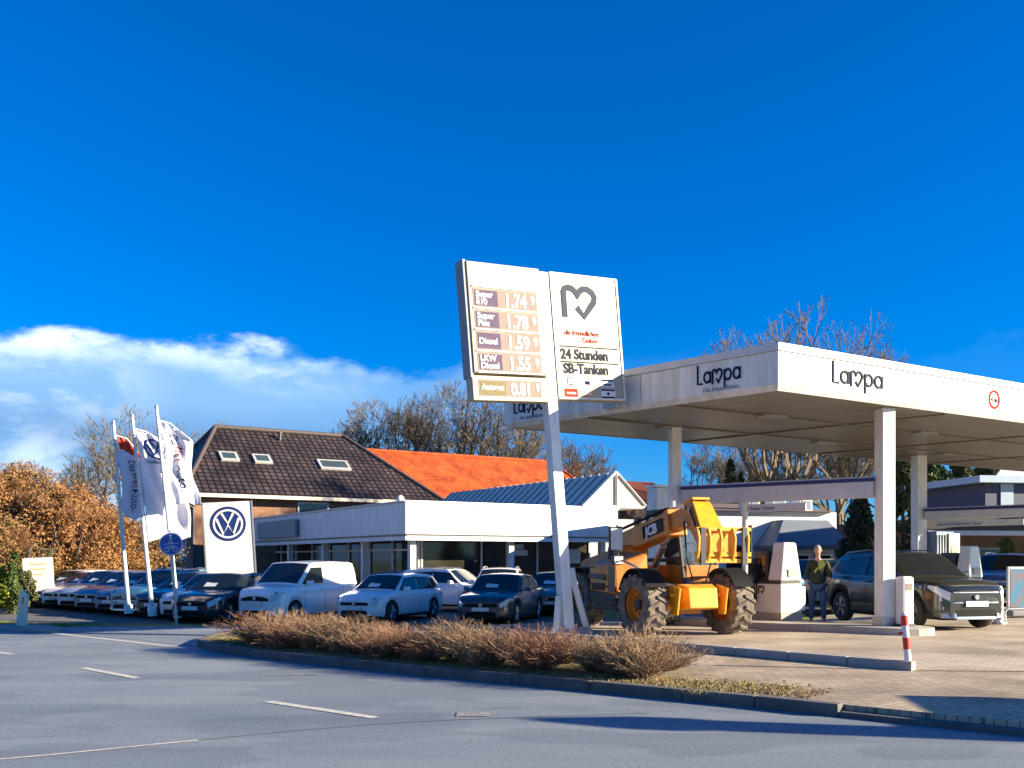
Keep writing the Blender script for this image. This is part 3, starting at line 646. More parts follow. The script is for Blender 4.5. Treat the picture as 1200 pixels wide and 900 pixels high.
# orange roof building
O = Vector((-9.5 * KH, 66 * KH, -.35)); ob = thing('house', 'long building with bright orange tile roof behind the grey metal roof', 'house', O, rz)
L2 = 14.7; ob.scale = (KH,) * 3
m = MB(); m.box(-6, L2 + 2.6, -6, 6, -.5, 4.3); m.build('wall', BRICK, ob, uv=True)
m = MB(); a0, a1 = (-8, 0, 9), (L2, 0, 9); c0, c1, c2, c3 = (-8, -6.6, 4.1), (L2 + 3.2, -6.6, 4.1), (L2 + 3.2, 6.6, 4.1), (-8, 6.6, 4.1)
m.poly((c0, c1, a1, a0)); m.poly((c1, c2, a1)); m.poly((c2, c3, a0, a1)); m.poly((c3, c0, a0)); m.poly((c0, c3, c2, c1)); rf = m.build('roof', ORTILE, ob, uv=True)
m = MB(); m.tube([Vector(a0) + Vector((0, 0, .04)), Vector(a1) + Vector((0, 0, .04))], .12, 8); m.tube([a1, c1], .12, 8); m.build('ridge_tiles', ORTILE, rf, uv=True)
# showroom
Cn = Vector((-4.2, 38, 0)); sr = thing('car_showroom', 'low white flat roofed car showroom with wide fascia and glass walls', 'building', Cn, rz)
zt, zb = 3.85, 2.40; LA, LB = 10.6, 20.6
m = MB(); m.box(0, LA, 0, LB, zb + .18, zt); m.build('fascia', FASC, sr, bevel=.02)
m = MB(); m.box(-.06, LA + .06, -.06, LB + .06, zt + .002, zt + .07); m.build('roof_edge', STEEL, sr)
m = MB(); m.box(.12, LA - .12, .12, LB - .12, zb + .02, zb + .178); m.build('soffit_recess', mat('soffit_grey', (.35, .34, .33), .6), sr)
m = MB(); m.box(.0, LA, .0, .11, zb - .06, zb + .1); m.box(0, .11, .12, LB, zb - .06, zb + .1); m.build('lower_trim', FASC, sr)
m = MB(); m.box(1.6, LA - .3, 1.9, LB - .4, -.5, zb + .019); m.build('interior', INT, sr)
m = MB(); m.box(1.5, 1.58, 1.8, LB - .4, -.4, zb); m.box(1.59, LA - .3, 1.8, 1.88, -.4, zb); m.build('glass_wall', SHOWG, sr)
m = MB()
for k in range(8): m.box(1.42, 1.49, 1.75 + k * 2.5, 1.85 + k * 2.5, -.4, zb)
for k in range(4): m.box(1.55 + k * 2.9, 1.63 + k * 2.9, 1.72, 1.79, -.4, zb)
m.box(1.42, 1.49, 1.85, LB - .4, 1.95, 2.03) 
m.build('mullions', WFRAME, sr)
for (x, y) in ((.55, .55), (5.2, .55), (.5, 5.2), (.5, 10.0), (.5, 15.0), (10.1, .55)):
    m = MB(); m.box(x - .13, x + .13, y - .13, y + .13, -.4, zb + .01); m.build('column', WHITE, sr, bevel=.01)
m = MB(); m.box(-.22, -.07, 12.2, 18.4, zb + .3, zt - .25); sb = m.build('fascia_sign_box', mat('grey_sign_box', (.28, .30, .33), .5), sr, bevel=.02)
m = MB(); m.box(LA + .01, LA + 3.2, 2.8, 12, -.4, 3.55); m.build('side_wing', mat('blue_grey_render', (.36, .38, .42), .8), sr)
m = MB(); m.lathe([(.16, 0), (.16, .12), (.1, .22), (.01, .24)], 12); m.build('roof_lamp', WHITE, sr, (.15, .8, zt + .07), smooth=40)
# small interior poster and lamps in the showroom opening
m = MB(); m.box(5.9, 6.7, 1.5, 1.56, 1.75, 2.0); m.box(6.05, 6.5, 1.5, 1.56, 2.03, 2.25); m.build('shop_sign', PLATE, sr)
m = MB(); m.box(8.9, 9.6, 1.5, 1.56, 1.4, 2.05); m.build('poster', PLATE, sr)
# grey standing seam gable roof on the showroom
G0 = Vector((3.2, 43, 3.93)); gr = thing('gabled_rooflight', 'grey standing seam gable roof with cream gable end on the showroom', 'roof', G0, rz)
gw, gh, gl = 3.6, 1.6, 15.8
m = MB(); m.poly([(0, 0, 0), (gw / 2, 0, gh), (gw / 2, gl, gh), (0, gl, 0)]); m.poly([(gw, 0, 0), (gw / 2, 0, gh), (gw / 2, gl, gh), (gw, gl, 0)]); m.poly([(0, gl, 0), (gw / 2, gl, gh), (gw, gl, 0)])
m.build('roof_sheet', SEAM, gr)
m = MB(); L_ = math.hypot(gw / 2, gh); n_ = Vector((-gh, 0, gw / 2)).normalized() * .06
for k in range(24):
    y = .5 + k * .65; a_ = Vector((0, y, 0)); b_ = Vector((gw / 2, y, gh)); t_ = Vector((0, .05, 0))
    m.hull8([a_, b_, b_ + t_, a_ + t_], [a_ + n_, b_ + n_, b_ + t_ + n_, a_ + t_ + n_])
m.build('standing_seams', mat('seam_dark', (.34, .32, .28), .6, 0), gr)
m = MB(); m.prism([(.12, .02, .06), (gw - .12, .02, .06), (gw / 2, .02, gh - .06)], (0, .1, 0)); m.build('gable_panel', CREAM, gr)
m = MB()
for a_, b_ in (((-.1, -.05, -.02), (gw / 2, -.05, gh + .03)), ((gw + .1, -.05, -.02), (gw / 2, -.05, gh + .03)), ((-.1, -.05, .04), (gw + .1, -.05, .04)), ((gw / 2, -.055, 0), (gw / 2, -.055, gh))):
    m.tube([a_, b_], .065, 4)
m.build('gable_trim', WHITE, gr)
# pylon with the round emblem
VWB = mat('emblem_blue', (.01, .03, .16), .4)
pz = P(266, 655, 33.5); py = thing('advertising_pylon', 'tall white slab pylon with round blue emblem beside the brick house', 'sign', (pz.x + .25, 33.5, -.4), R(12), None, R(-3.6))
m = MB(); m.box(-.80, .80, -.15, .15, 0, 3.98); m.build('slab', mat('cream_white_panel', (.80, .77, .70), .4), py, bevel=.02)
m = MB(); m.box(-.84, -.803, -.17, .17, 0, 4.0); m.box(.803, .84, -.17, .17, 0, 4.0); m.build('edge_trim', STEEL, py)
def emblem(parent, loc, r, rot=(0, 0, 0), mm=VWB):
    m = MB(); n = 40; pts = [(r * math.cos(2 * PI * k / n), r * math.sin(2 * PI * k / n)) for k in range(n + 1)]
    m.ribbon(pts, r * .14, -.012, 0)
    s = r / 1.0
    m.ribbon([(-.42 * s, .78 * s), (0, .02 * s), (.42 * s, .78 * s)], .17 * s, -.012, 0)
    m.ribbon([(-.80 * s, .40 * s), (-.36 * s, -.76 * s), (0, -.08 * s), (.36 * s, -.76 * s), (.80 * s, .40 * s)], .17 * s, -.012, 0)
    return m.build('round_emblem', mm, parent, loc, rot)
m = MB(); m.mi = 0; n = 40; m.prism([(.60 * math.cos(2 * PI * k / n), -.16, .60 * math.sin(2 * PI * k / n)) for k in range(n)], (0, .012, 0)); eb = m.build('emblem_disc', VWB, py, (0, 0, 3.22))
emblem(eb, (0, -.165, 0), .47, (0, 0, 0), PLATE)

# flags
FLAGM = mat('flag_cloth', (.82, .80, .84), .8, col2=(.74, .72, .79), ns=1.2)
FLAGR = mat('flag_red', (.75, .06, .02), .8)
def flag(name, label, base, top, width, length, seed, wide_bottom=0., red=0, content=None, tail=1.):
    bx, by, bz = base; lean = math.atan2(top[0] - bx, top[2] - bz); Lp = (Vector(top) - Vector(base)).length
    t = thing(name, label, 'flag', base, R(26), 'dealership flags', lean)
    m = MB(); m.tube([(0, 0, 0), (0, 0, Lp * .5), (0, 0, Lp)], [.07, .06, .045], 10); m.lathe([(.13, 0), (.13, .25), (.08, .3)], 12); m.build('pole', WHITE, t, smooth=50)
    m = MB(); m.lathe([(.01, Lp), (.055, Lp + .01), (.055, Lp + .09), (.01, Lp + .12)], 10); m.build('pole_cap', STEEL, t, smooth=40)
    rnd = random.Random(seed); nx, nz = 14, 44; z1 = Lp - .35
    ph = rnd.uniform(0, 6)
    def S(u, w):           # u across, w down
        ww = width * (1 + wide_bottom * w) * (.72 + .28 * min(1, w * 5)) * (1 - .05 * math.sin(w * 7 + ph))
        sag = .75 * u * max(0, 1 - w * 3) * .9
        fold = .13 * u ** .7 * math.sin(u * 7 + w * 5 + ph) + .05 * math.sin(w * 17 + u * 4 + ph) * u + .035 * math.sin(u * 19 - w * 9)
        return Vector((.08 + u * ww + .03 * math.sin(w * 12 + ph), fold, z1 - w * length - sag * .55 + .05 * math.sin(u * 8 + ph) * w))
    m = MB(); vs = [[m.v(S(i / nx, j / nz)) for i in range(nx + 1)] for j in range(nz + 1)]
    for j in range(nz):
        for i in range(nx):
            m.mi = 1 if (red and (j / nz) < red * (.5 + .5 * i / nx) + .02) else 0
            m.f([vs[j][i], vs[j][i + 1], vs[j + 1][i + 1], vs[j + 1][i]])
    cl = m.build('cloth', [FLAGM, FLAGR], t, smooth=80)
    sol = cl.modifiers.new('s', 'SOLIDIFY'); sol.thickness = .004
    m = MB(); m.tube([(-.02, 0, z1 + .02), (.35, 0, z1 - .1), (width * .95, .02, z1 - .52)], .022, 6); m.build('top_rod', WHITE, t)
    for k in range(4):
        m = MB(); m.lathe([(.075, 0), (.075, .04)], 10); m.build('ring', STEEL, t, (0, 0, z1 - .3 - k * length / 4))
    # lettering bent onto the cloth
    def bend(o):
        for v in o.data.vertices:
            c = v.co; u, w = c.x, c.z; q = S(min(1, max(0, u)), min(1, max(0, w))); v.co = q + Vector((0, -.012 if c.y < 0 else -.004, 0))
    if content:
        for (s, mm_, w0, w1, u0, u1) in content:
            o = text('lettering', s, 1, mm_, cl, (0, 0, 0), (0, 0, 0), .5)
            co = np.array([v.co for v in o.data.vertices]); x0, x1 = co[:, 0].min(), co[:, 0].max(); y0, y1 = 0, .75
            for v in o.data.vertices:
                a_ = (v.co.x - x0) / (x1 - x0); b_ = (v.co.y - y0) / (y1 - y0)
                v.co = Vector((u0 + (u1 - u0) * b_, -1 if v.co.z > 0 else 1, w0 + (w1 - w0) * a_))
            bend(o)
    return t, cl, S
D_ = NAVY
f1b = P(151, 719, 29.5); f1t = P(133, 497, 29.5)
flag('flag', 'white flag with red top and sideways lettering, leftmost of the three', f1b, f1t, .66, 2.55, 1, 0, .22, [('Das', D_, .30, .43, .42, .78), ('Welt', REDL, .45, .62, .42, .78), ('Auto.', D_, .64, .90, .42, .78)])
f2b = P(179, 722, 29.2); f2t = P(155, 489, 29.2)
t2, cl2, S2 = flag('flag', 'long white flag with round blue emblem, middle of the three', f2b, f2t, 1.0, 3.45, 2, .28)
def onto(o, S, f, cl):
    for v in o.data.vertices:
        u, w = f(v.co.x, v.co.z); q = S(min(1, max(0, u)), min(1, max(0, w))); v.co = q + Vector((0, -.014 if v.co.y < -.006 else -.005, 0))
    return o
def ringdisc(S, cl):
    m = MB(); n = 48; r = 1.0; pts = [(r * math.cos(2 * PI * k / n), r * math.sin(2 * PI * k / n)) for k in range(n + 1)]; m.ribbon(pts, .2, -.012, 0)
    for ln in ([(-.42, .78), (-.2, .4), (0, .02), (.2, .4), (.42, .78)], [(-.80, .40), (-.6, -.2), (-.36, -.76), (-.18, -.4), (0, -.08), (.18, -.4), (.36, -.76), (.6, -.2), (.80, .40)]): m.ribbon(ln, .22, -.012, 0)
    o = m.build('round_emblem', VWB, cl); onto(o, S, lambda x, z: (.52 + x * .34, .16 - z * .10), cl)
ringdisc(S2, cl2)
o = text('lettering', 'Volkswagen', 1, D_, cl2, (0, 0, 0), (0, 0, 0), .5)
co = np.array([v.co for v in o.data.vertices]); x0, x1 = co[:, 0].min(), co[:, 0].max()
for v in o.data.vertices:
    s_ = v.co.z > 0; q = S2(.2 + .7 * (v.co.x - x0) / (x1 - x0), .315 - v.co.y / .75 * .035); v.co = q + Vector((0, -.014 if s_ else -.005, 0))
f3b = P(209, 724, 28.8); f3t = P(183.5, 479, 28.8)
flag('flag', 'white flag with sideways dark and red lettering, rightmost and tallest of the three', f3b, f3t, .78, 2.55, 5, .1, 0, [('Das', D_, .14, .28, .30, .62), ('Welt', REDL, .30, .50, .34, .66), ('Auto.', D_, .54, .86, .40, .74)])
# blue mandatory sign
BLUES = mat('sign_blue', (.01, .09, .42), .4)
q = P(207, 655, 25.5); st = thing('cycle_path_sign', 'round blue pedestrian and cycle sign on a grey post before the third flagpole', 'sign', (q.x, 25.5, H(q.x, 25.5)), 0, None, R(-3.5))
m = MB(); m.tube([(0, 0, 0), (0, 0, 2.6)], .033, 10); m.build('post', STEEL, st, smooth=50)
m = MB(); m.lathe([(.0, -.05), (.31, -.05), (.31, -.035), (0, -.035)], 36, 'y'); pn = m.build('sign_plate', BLUES, st, (0, 0, 2.22))
m = MB(); n = 40; m.ribbon([(.295 * math.cos(2 * PI * k / n), .295 * math.sin(2 * PI * k / n)) for k in range(n + 1)], .025, -.056, -.051); m.build('white_rim', PLATE, pn)
m = MB()
m.ribbon([(0, .05), (0, .12), (.03, .16)], .06, -.057, -.052); m.ribbon([(-.03, .21), (.03, .21)], .05, -.057, -.052); m.ribbon([(-.05, .02), (0, .1), (.05, .02)], .035, -.057, -.052)
m.ribbon([(-.2, 0), (.2, 0)], .015, -.057, -.052)
for cx_ in (-.11, .11): m.ribbon([(cx_ + .065 * math.cos(2 * PI * k / 20), -.14 + .065 * math.sin(2 * PI * k / 20)) for k in range(21)], .016, -.057, -.052)
m.ribbon([(-.11, -.14), (-.03, -.06), (.07, -.06), (.11, -.14)], .016, -.057, -.052); m.ribbon([(-.03, -.06), (.0, -.14), (.07, -.06)], .014, -.057, -.052)
m.build('pictogram', PLATE, pn)
# pale board and marker post on the left
q = P(47, 690, 38); bd = thing('advertising_board', 'pale cream rectangular board on legs at the far left before the russet trees', 'sign', (q.x, 38, -.35), R(14), None, R(-3))
m = MB(); m.box(-.55, .55, -.04, .04, .6, 2.0); b_ = m.build('panel', mat('cream_board_face', (.78, .74, .64), .6), bd, bevel=.01)
m = MB(); m.box(-.5, -.42, -.03, .03, 0, .6); m.build('leg', STEEL, bd); m = MB(); m.box(.42, .5, -.03, .03, 0, .6); m.build('leg', STEEL, bd)
for k, w_ in enumerate((.62, .5, .36)): 
    m = MB(); m.box(-w_ / 2, w_ / 2, -.046, -.042, 1.72 - k * .2, 1.78 - k * .2); m.build('faded_line', mat('faded_ochre', (.62, .45, .22), .6), b_)
q = gp(25, 733, .06); mp_ = thing('marker_post', 'short cream roadside marker post on the concrete corner at the left', 'post', (q[0], q[1], .05), 0, None, R(6))
m = MB(); m.prism([(-.11, -.05, 0), (.11, -.05, 0), (.09, -.05, .72), (-.09, -.05, .84)], (0, .1, 0)); m.build('post', mat('cream_post', (.74, .68, .55), .6), mp_, bevel=.01)
m = MB(); m.box(-.02, .02, -.056, -.051, .52, .68); m.build('reflector', mat('amber', (.5, .2, .03), .3), mp_)

# small red brown house and white tank-like pylon behind the telehandler
h2 = thing('house', 'low house with red brown roof between the cream gable and the white pylon', 'house', (XofU(742, 62), 62, 0), rz)
m = MB(); m.box(-3, 5, 0, 6, -.3, 5.0); m.build('wall', DBRICK, h2, uv=True)
m = MB(); m.prism([(-3.4, -.4, 4.9), (-3.4, 6.4, 4.9), (-3.4, 3, 6.9)], (7.6, 0, 0)); m.build('roof', REDT, h2, uv=True)
q = P(773, 655, 29); wp = thing('white_pylon', 'plain white square pylon rising behind the telehandler boom', 'sign', (q.x, 29, -.05), rz)
m = MB(); m.box(-.30, .30, -.22, .22, 0, 3.78); m.build('casing', WHITE, wp, bevel=.02); m = MB(); m.box(-.33, .33, -.25, .25, 3.785, 3.86); m.build('cap', STEEL, wp)

# white house behind the pumps
wh = thing('white_house', 'white rendered low house with blue grey porch roof behind the left pump', 'house', (XofU(820, 37), 37, .0), R(14))
GREYR = mat('blue_grey_slate', (.17, .20, .24), .6, col2=(.12, .15, .19), ns=2)
m = MB(); m.box(0, 5.9, 0, 6, 0, 3.45); m.build('wall', WALLW, wh)
m = MB(); m.prism([(-.3, -.3, 3.46), (-.3, 6.3, 3.46), (-.3, 4.2, 4.0)], (6.0, 0, 0)); m.build('roof', mat('brown_roof', (.20, .14, .10), .8), wh)
for k in range(3):
    m = MB(); m.box(2.1 + k * 1.15, 2.65 + k * 1.15, .2, .9, 3.5, 3.98); d_ = m.build('dormer', WFRAME, wh); m = MB(); m.box(2.17 + k * 1.15, 2.58 + k * 1.15, .19, .197, 3.56, 3.9); m.build('pane', mat('pale_glass', (.30, .36, .42), .15), d_)
m = MB(); m.hull8([(2.3, -1.6, 2.1), (5.6, -1.6, 2.1), (5.6, -.01, 2.1), (2.3, -.01, 2.1)], [(3.1, -.8, 3.1), (5.0, -.8, 3.1), (5.0, -.01, 3.1), (3.1, -.01, 3.1)]); pr_ = m.build('porch_roof', GREYR, wh)
m = MB(); m.box(2.25, 5.65, -1.65, 0, 1.98, 2.08); m.build('porch_gutter', mat('dark_gutter', (.10, .12, .15), .5), pr_)
m = MB(); m.box(3.3, 5.3, -.9, -.02, 0, 1.97); m.build('porch_wall', mat('pale_blue_render', (.50, .56, .62), .8), wh)
for x in (3.5, 4.45):
    m = MB(); m.box(x, x + .65, -.97, -.91, .2, 1.8); w_ = m.build('window', WFRAME, wh); m = MB(); m.box(x + .08, x + .57, -.985, -.972, .28, 1.72); m.build('pane', CAPM, w_)
m = MB(); m.box(1.0, 1.9, -.05, -.002, 1.0, 2.2); w_ = m.build('window', WFRAME, wh); m = MB(); m.box(1.08, 1.82, -.06, -.052, 1.08, 2.12); m.build('pane', CAPM, w_)
m = MB(); m.box(-.02, 5.92, -.04, -.003, 0, .35); m.build('plinth', mat('plinth_grey', (.25, .25, .25), .8), wh)

# shop on the right
SB = mat('pale_blue_fascia', (.38, .50, .62), .5); 
sp = thing('shop_building', 'dark brick shop with pale blue fascia stripe behind the right pumps', 'building', (XofU(1072, 42), 42, .0), R(8))
m = MB(); m.box(0, 14, 0, 8, 0, 3.35); m.build('wall', DBRICK, sp, uv=True)
m = MB(); m.box(-.3, 14.3, -1.3, -.0, 2.62, 2.80); m.build('fascia_stripe', SB, sp)
m = MB(); m.box(-.3, 14.3, -1.32, 0, 2.86, 3.42); m.build('eave_board', mat('shaded_eave', (.02, .02, .025), .7), sp)  # near-black colour stands for the roof edge lying in shadow
m = MB(); m.box(-.3, 14.3, -1.25, -.01, 2.802, 2.858); m.build('gutter_line', DKMET, sp)
m = MB(); m.box(3.2, 14, -.2, 6, 3.36, 4.9); up = m.build('upper_storey', mat('navy_cladding', (.05, .07, .13), .6), sp)
m = MB(); m.box(2.6, 14.3, -.7, 6.3, 4.92, 5.22); m.build('flat_roof', SB, sp)
for k in range(5):
    m = MB(); m.box(3.9 + k * 1.4, 4.5 + k * 1.4, -.26, -.21, 3.95, 4.9); m.build('pilaster', SB, up)
for k in range(5):
    m = MB(); m.box(.8 + k * 2.2, 2.0 + k * 2.2, -.06, -.003, .6, 2.1); w_ = m.build('window', mat('dim_frame', (.18, .2, .24), .5), sp); m = MB(); m.box(.88 + k * 2.2, 1.92 + k * 2.2, -.075, -.062, .68, 2.02); m.build('pane', CAPM, w_)
m = MB(); m.prism([(3.6, -.4, 5.25), (5.6, -.4, 5.25), (5.0, -.4, 6.0), (4.2, -.4, 6.0)], (0, .1, 0)); m.build('roof_sign', PLATE, sp)

# ------------------------------------------------------------------ price sign mast
ms = thing('price_sign', 'tall white mast with fuel price board and white sign panel before the station canopy', 'sign', (1.07, 18.6, .11), rz, None, R(-4.3)); ms.scale = (1.042,) * 3
SIGNW = mat('sign_face', (.47, .42, .32), .45, col2=(.37, .32, .23), ns=2.0, namt=.5, spec=.3)
m = MB(); m.box(-.11, .11, -.10, .10, 0, 6.74); mast = m.build('mast', WHITE, ms, bevel=.012)
for k in range(9):
    m = MB(); m.lathe([(.018, -.112), (.018, -.10)], 8, 'y'); m.build('bolt', STEEL, mast, (.0, 0, 6.6 - k * .33))
m = MB(); m.tube([(.17, -.05, 1.25), (.20, -.05, 1.0), (.44, -.05, 0)], .075, 4); m.build('brace', WHITE, ms)
m = MB(); m.tube([(-.15, -.03, .75), (-.28, -.03, 0)], .075, 4); m.build('brace', WHITE, ms)
m = MB(); m.hull8([(-.3, -.28, -.12), (.5, -.28, -.12), (.5, .28, -.12), (-.3, .28, -.12)], [(-.22, -.2, .12), (.4, -.2, .12), (.4, .2, .12), (-.22, .2, .12)]); m.build('footing', CONC, ms, bevel=.02)
z0, z1 = 4.36, 6.76
# left price board
m = MB(); m.box(-1.66, -.14, -.16, .12, z0 + .44, z1); pb = m.build('price_board', SIGNW, ms, bevel=.01)
m = MB(); m.box(-1.70, -.14, -.13, .10, z0 - .04, z0 + .40); lb = m.build('lower_price_board', SIGNW, ms, bevel=.01)
m = MB(); m.box(-1.72, -1.663, -.13, .14, z0 + .36, z1 + .03); m.build('side_casing', mat('side_grey', (.22, .24, .28), .5), ms)
DISP = mat('price_display', (.29, .24, .215), .75, col2=(.23, .19, .17), ns=5, spec=.15); LBL = mat('label_field', (.12, .09, .15), .75, spec=.15)
rowsz = [(5.72 + .62, .36, '', '', ''), (5.72 + .24, .33, 'Super', 'E10', '1.749'), (5.58, .33, 'Super', 'Plus', '1.789'), (5.205, .33, 'Diesel', '', '1.599'), (4.83, .33, 'LKW', 'Diesel', '1.559')]
HEADM = mat('glare_header', (.80, .79, .77), .3)  # blank white puts the sun glare on the top row into its colour
for i, (zz, hh, l1, l2, pr) in enumerate(rowsz):
    m = MB(); m.box(-1.58, -.24, -.166, -.162, zz, zz + hh); dp = m.build('display_field', HEADM if i == 0 else DISP, pb)
    m = MB(); m.box(-1.60, -.22, -.185, -.162, zz - .03, zz - .004); m.build('divider', WHITE, pb)
    if not l1: continue
    m = MB(); m.box(-1.55, -1.08, -.170, -.167, zz + .03, zz + hh - .03); m.build('label_field', LBL, dp)
    text('lettering', l1, .15, PLATE, dp, (-1.53, -.172, zz + (.18 if l2 else .11)), bold=.003)
    if l2: text('lettering', l2, .15, PLATE, dp, (-1.53, -.172, zz + .05), bold=.003)
    text('price_digits', pr[:-1], .34, PLATE, dp, (-.95, -.170, zz + .045), bold=.008, sx=.82)
    text('price_digits', pr[-1], .22, PLATE, dp, (-.38, -.170, zz + .12), bold=.006, sx=.82)
m = MB(); m.box(-1.58, -.26, -.136, -.132, z0 + .04, z0 + .33); dp = m.build('display_field', DISP, lb)
m = MB(); m.box(-1.55, -1.02, -.140, -.137, z0 + .06, z0 + .30); m.build('label_field', mat('olive_field', (.22, .19, .10), .75, spec=.15), dp)
text('lettering', 'Autogas', .14, PLATE, dp, (-1.53, -.143, z0 + .15), bold=.003); text('price_digits', '0.81', .31, PLATE, dp, (-.92, -.140, z0 + .07), bold=.008, sx=.82); text('price_digits', '9', .2, PLATE, dp, (-.38, -.140, z0 + .14), bold=.006, sx=.82)
# right panel
m = MB(); m.box(.12, 1.72, -.10, .10, z0 + .02, z1 + .0); rp = m.build('sign_panel', SIGNW, ms, bevel=.012)
m = MB()
for a_, b_ in (((.15, z0 + .05), (1.69, z0 + .05)), ((1.69, z0 + .05), (1.69, z1 - .03)), ((1.69, z1 - .03), (.15, z1 - .03)), ((.15, z1 - .03), (.15, z0 + .05))): m.ribbon([a_, b_], .035, -.118, -.103)
m.build('panel_frame', WHITE, rp)
HM = [(0, 0), (0, .86), (.05, .96), (.15, 1.0), (.27, .98), (.38, .88), (.44, .72), (.50, .88), (.62, .99), (.78, 1.0), (.93, .90), (1.0, .74), (.97, .58), (.86, .42), (.62, .06), (.40, .36)]
def heart(parent, x, z, s, w, y0, y1, mm, name='heart_logo', rot=None, kx=1.):
    m = MB(); m.ribbon([(x + px_ * s * kx, z + pz_ * s) for px_, pz_ in HM], w, y0, y1); return m.build(name, mm, parent, None, rot)
heart(rp, .42, 5.93, .56, .115, -.112, -.103, mat('logo_grey', (.07, .08, .11), .8, spec=.1), kx=1.28)
text('lettering', 'die freundlichen', .14, REDL, rp, (.36, -.106, 5.60), sx=.88, shear=.4); text('lettering', 'Tanken', .13, REDL, rp, (.74, -.106, 5.47), shear=.4)
m = MB()
for zz in (5.38, 5.09): m.ribbon([(.24, zz), (1.60, zz)], .022, -.108, -.103)
m.build('rule_line', GREYL, rp)
text('lettering', '24 Stunden', .262, GREYL, rp, (.25, -.106, 5.15), bold=.008, sx=.93); text('lettering', 'SB-Tanken', .262, GREYL, rp, (.29, -.106, 4.88), bold=.008, sx=.93)
for (x, z, w_, h_, c_) in ((.28, 4.64, .28, .17, 'n'), (.69, 4.64, .26, .17, 'g'), (1.13, 4.64, .32, .17, 'b'), (.28, 4.42, .30, .17, 'r'), (.69, 4.42, .26, .17, 'o'), (1.13, 4.42, .34, .19, 'k')):
    m = MB(); m.box(x, x + w_, -.106, -.1025, z, z + h_); cdp = m.build('card_sticker', {'r': mat('sticker_red', (.5, .05, .03), .8, spec=.1), 'o': mat('sticker_orange', (.7, .35, .2), .5), 'k': PLATE}.get(c_, PLATE), rp)
    m = MB()
    if c_ == 'n': m.ribbon([(x + .2, z + .15), (x + .08, z + .15), (x + .08, z + .03), (x + .2, z + .03)], .028, -.110, -.107); m.ribbon([(x + .08, z + .09), (x + .18, z + .09)], .02, -.110, -.107)
    elif c_ == 'g': m.box(x + .07, x + .19, -.110, -.107, z + .03, z + .10); m.ribbon([(x + .1, z + .1), (x + .13, z + .15), (x + .16, z + .1)], .02, -.110, -.107)
    elif c_ == 'b': m.box(x + .02, x + .3, -.110, -.107, z + .11, z + .15); m.box(x + .06, x + .26, -.110, -.107, z + .03, z + .06)
    elif c_ == 'k': m.box(x + .01, x + .33, -.110, -.107, z + .15, z + .18); m.box(x + .01, x + .33, -.110, -.107, z + .01, z + .04); m.box(x + .14, x + .2, -.110, -.107, z + .07, z + .12)
    else: m.box(x + .05, x + w_ - .05, -.110, -.107, z + .07, z + .1)
    m.build('card_mark', NAVY if c_ not in 'ro' else PLATE, cdp)

# ------------------------------------------------------------------ canopy
A = Vector((4.75, 17.2, 0)); LD = Vector((-4.93, 5.1, 0)); LL = LD.length; ld = LD / LL; EXT = 34
cn = thing('station_canopy', 'large flat white petrol station canopy with lettered fascia on white posts', 'canopy', A, 0)
Q = [Vector((0, 0, 0)), A32 * EXT, A32 * EXT + LD, LD]
def inset(d):
    cen = sum(Q, Vector()) / 4; out_ = []
    for i in range(4):
        p0, p1, p2 = Q[i - 1], Q[i], Q[(i + 1) % 4]; e1 = (p1 - p0).normalized(); e2 = (p2 - p1).normalized()
        n1 = Vector((-e1.y, e1.x, 0)); n2_ = Vector((-e2.y, e2.x, 0)); k = d / (1 + n1.dot(n2_)); out_.append(p1 + (n1 + n2_) * k)
    return out_
def ring(m, pl, zl):     # wall between successive (inset, z) levels
    Ls = [[(p.x, p.y, z) for p in inset(d)] for d, z in zip(pl, zl)]
    for a_, b_ in zip(Ls[:-1], Ls[1:]):
        for i in range(4): m.quad(a_[i], a_[(i + 1) % 4], b_[(i + 1) % 4], b_[i])
    return Ls
CANF = mat('canopy_fascia', (.78, .78, .76), .4, col2=(.56, .54, .50), ns=1.6, namt=.32, st=(3, 3, .35))
m = MB(); Ls = ring(m, (.08, 0, 0), (4.62, 4.72, 5.32)); m.poly(Ls[-1]); m.build('fascia', CANF, cn)
m = MB(); Ls = ring(m, (-.0, -.035, -.035, .10), (5.325, 5.325, 5.46, 5.47)); m.poly(Ls[-1]); m.build('roof_cap', mat('cap_grey', (.62, .63, .64), .4), cn)
m = MB(); Ls = ring(m, (.03, .03), (5.30, 5.335)); m.build('shadow_gap', DKMET, cn)
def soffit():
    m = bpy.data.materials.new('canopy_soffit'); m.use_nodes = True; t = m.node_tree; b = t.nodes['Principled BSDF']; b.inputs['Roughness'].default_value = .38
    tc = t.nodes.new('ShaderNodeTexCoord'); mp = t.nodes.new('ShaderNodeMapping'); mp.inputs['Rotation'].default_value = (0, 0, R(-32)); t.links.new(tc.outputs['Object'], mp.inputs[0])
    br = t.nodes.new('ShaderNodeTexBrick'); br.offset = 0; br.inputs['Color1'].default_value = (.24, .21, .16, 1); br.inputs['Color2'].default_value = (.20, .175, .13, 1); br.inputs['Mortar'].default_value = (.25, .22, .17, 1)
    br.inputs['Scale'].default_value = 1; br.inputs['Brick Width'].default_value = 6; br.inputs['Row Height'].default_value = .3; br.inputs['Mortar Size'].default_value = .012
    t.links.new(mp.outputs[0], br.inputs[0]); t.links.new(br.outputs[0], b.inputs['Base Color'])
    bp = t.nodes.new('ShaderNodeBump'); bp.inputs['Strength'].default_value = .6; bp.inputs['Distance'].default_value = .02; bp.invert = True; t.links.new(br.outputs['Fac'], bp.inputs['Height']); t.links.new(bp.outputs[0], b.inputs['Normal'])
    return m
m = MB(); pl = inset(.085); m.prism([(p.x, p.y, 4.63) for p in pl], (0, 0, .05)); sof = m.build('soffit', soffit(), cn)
m = MB()
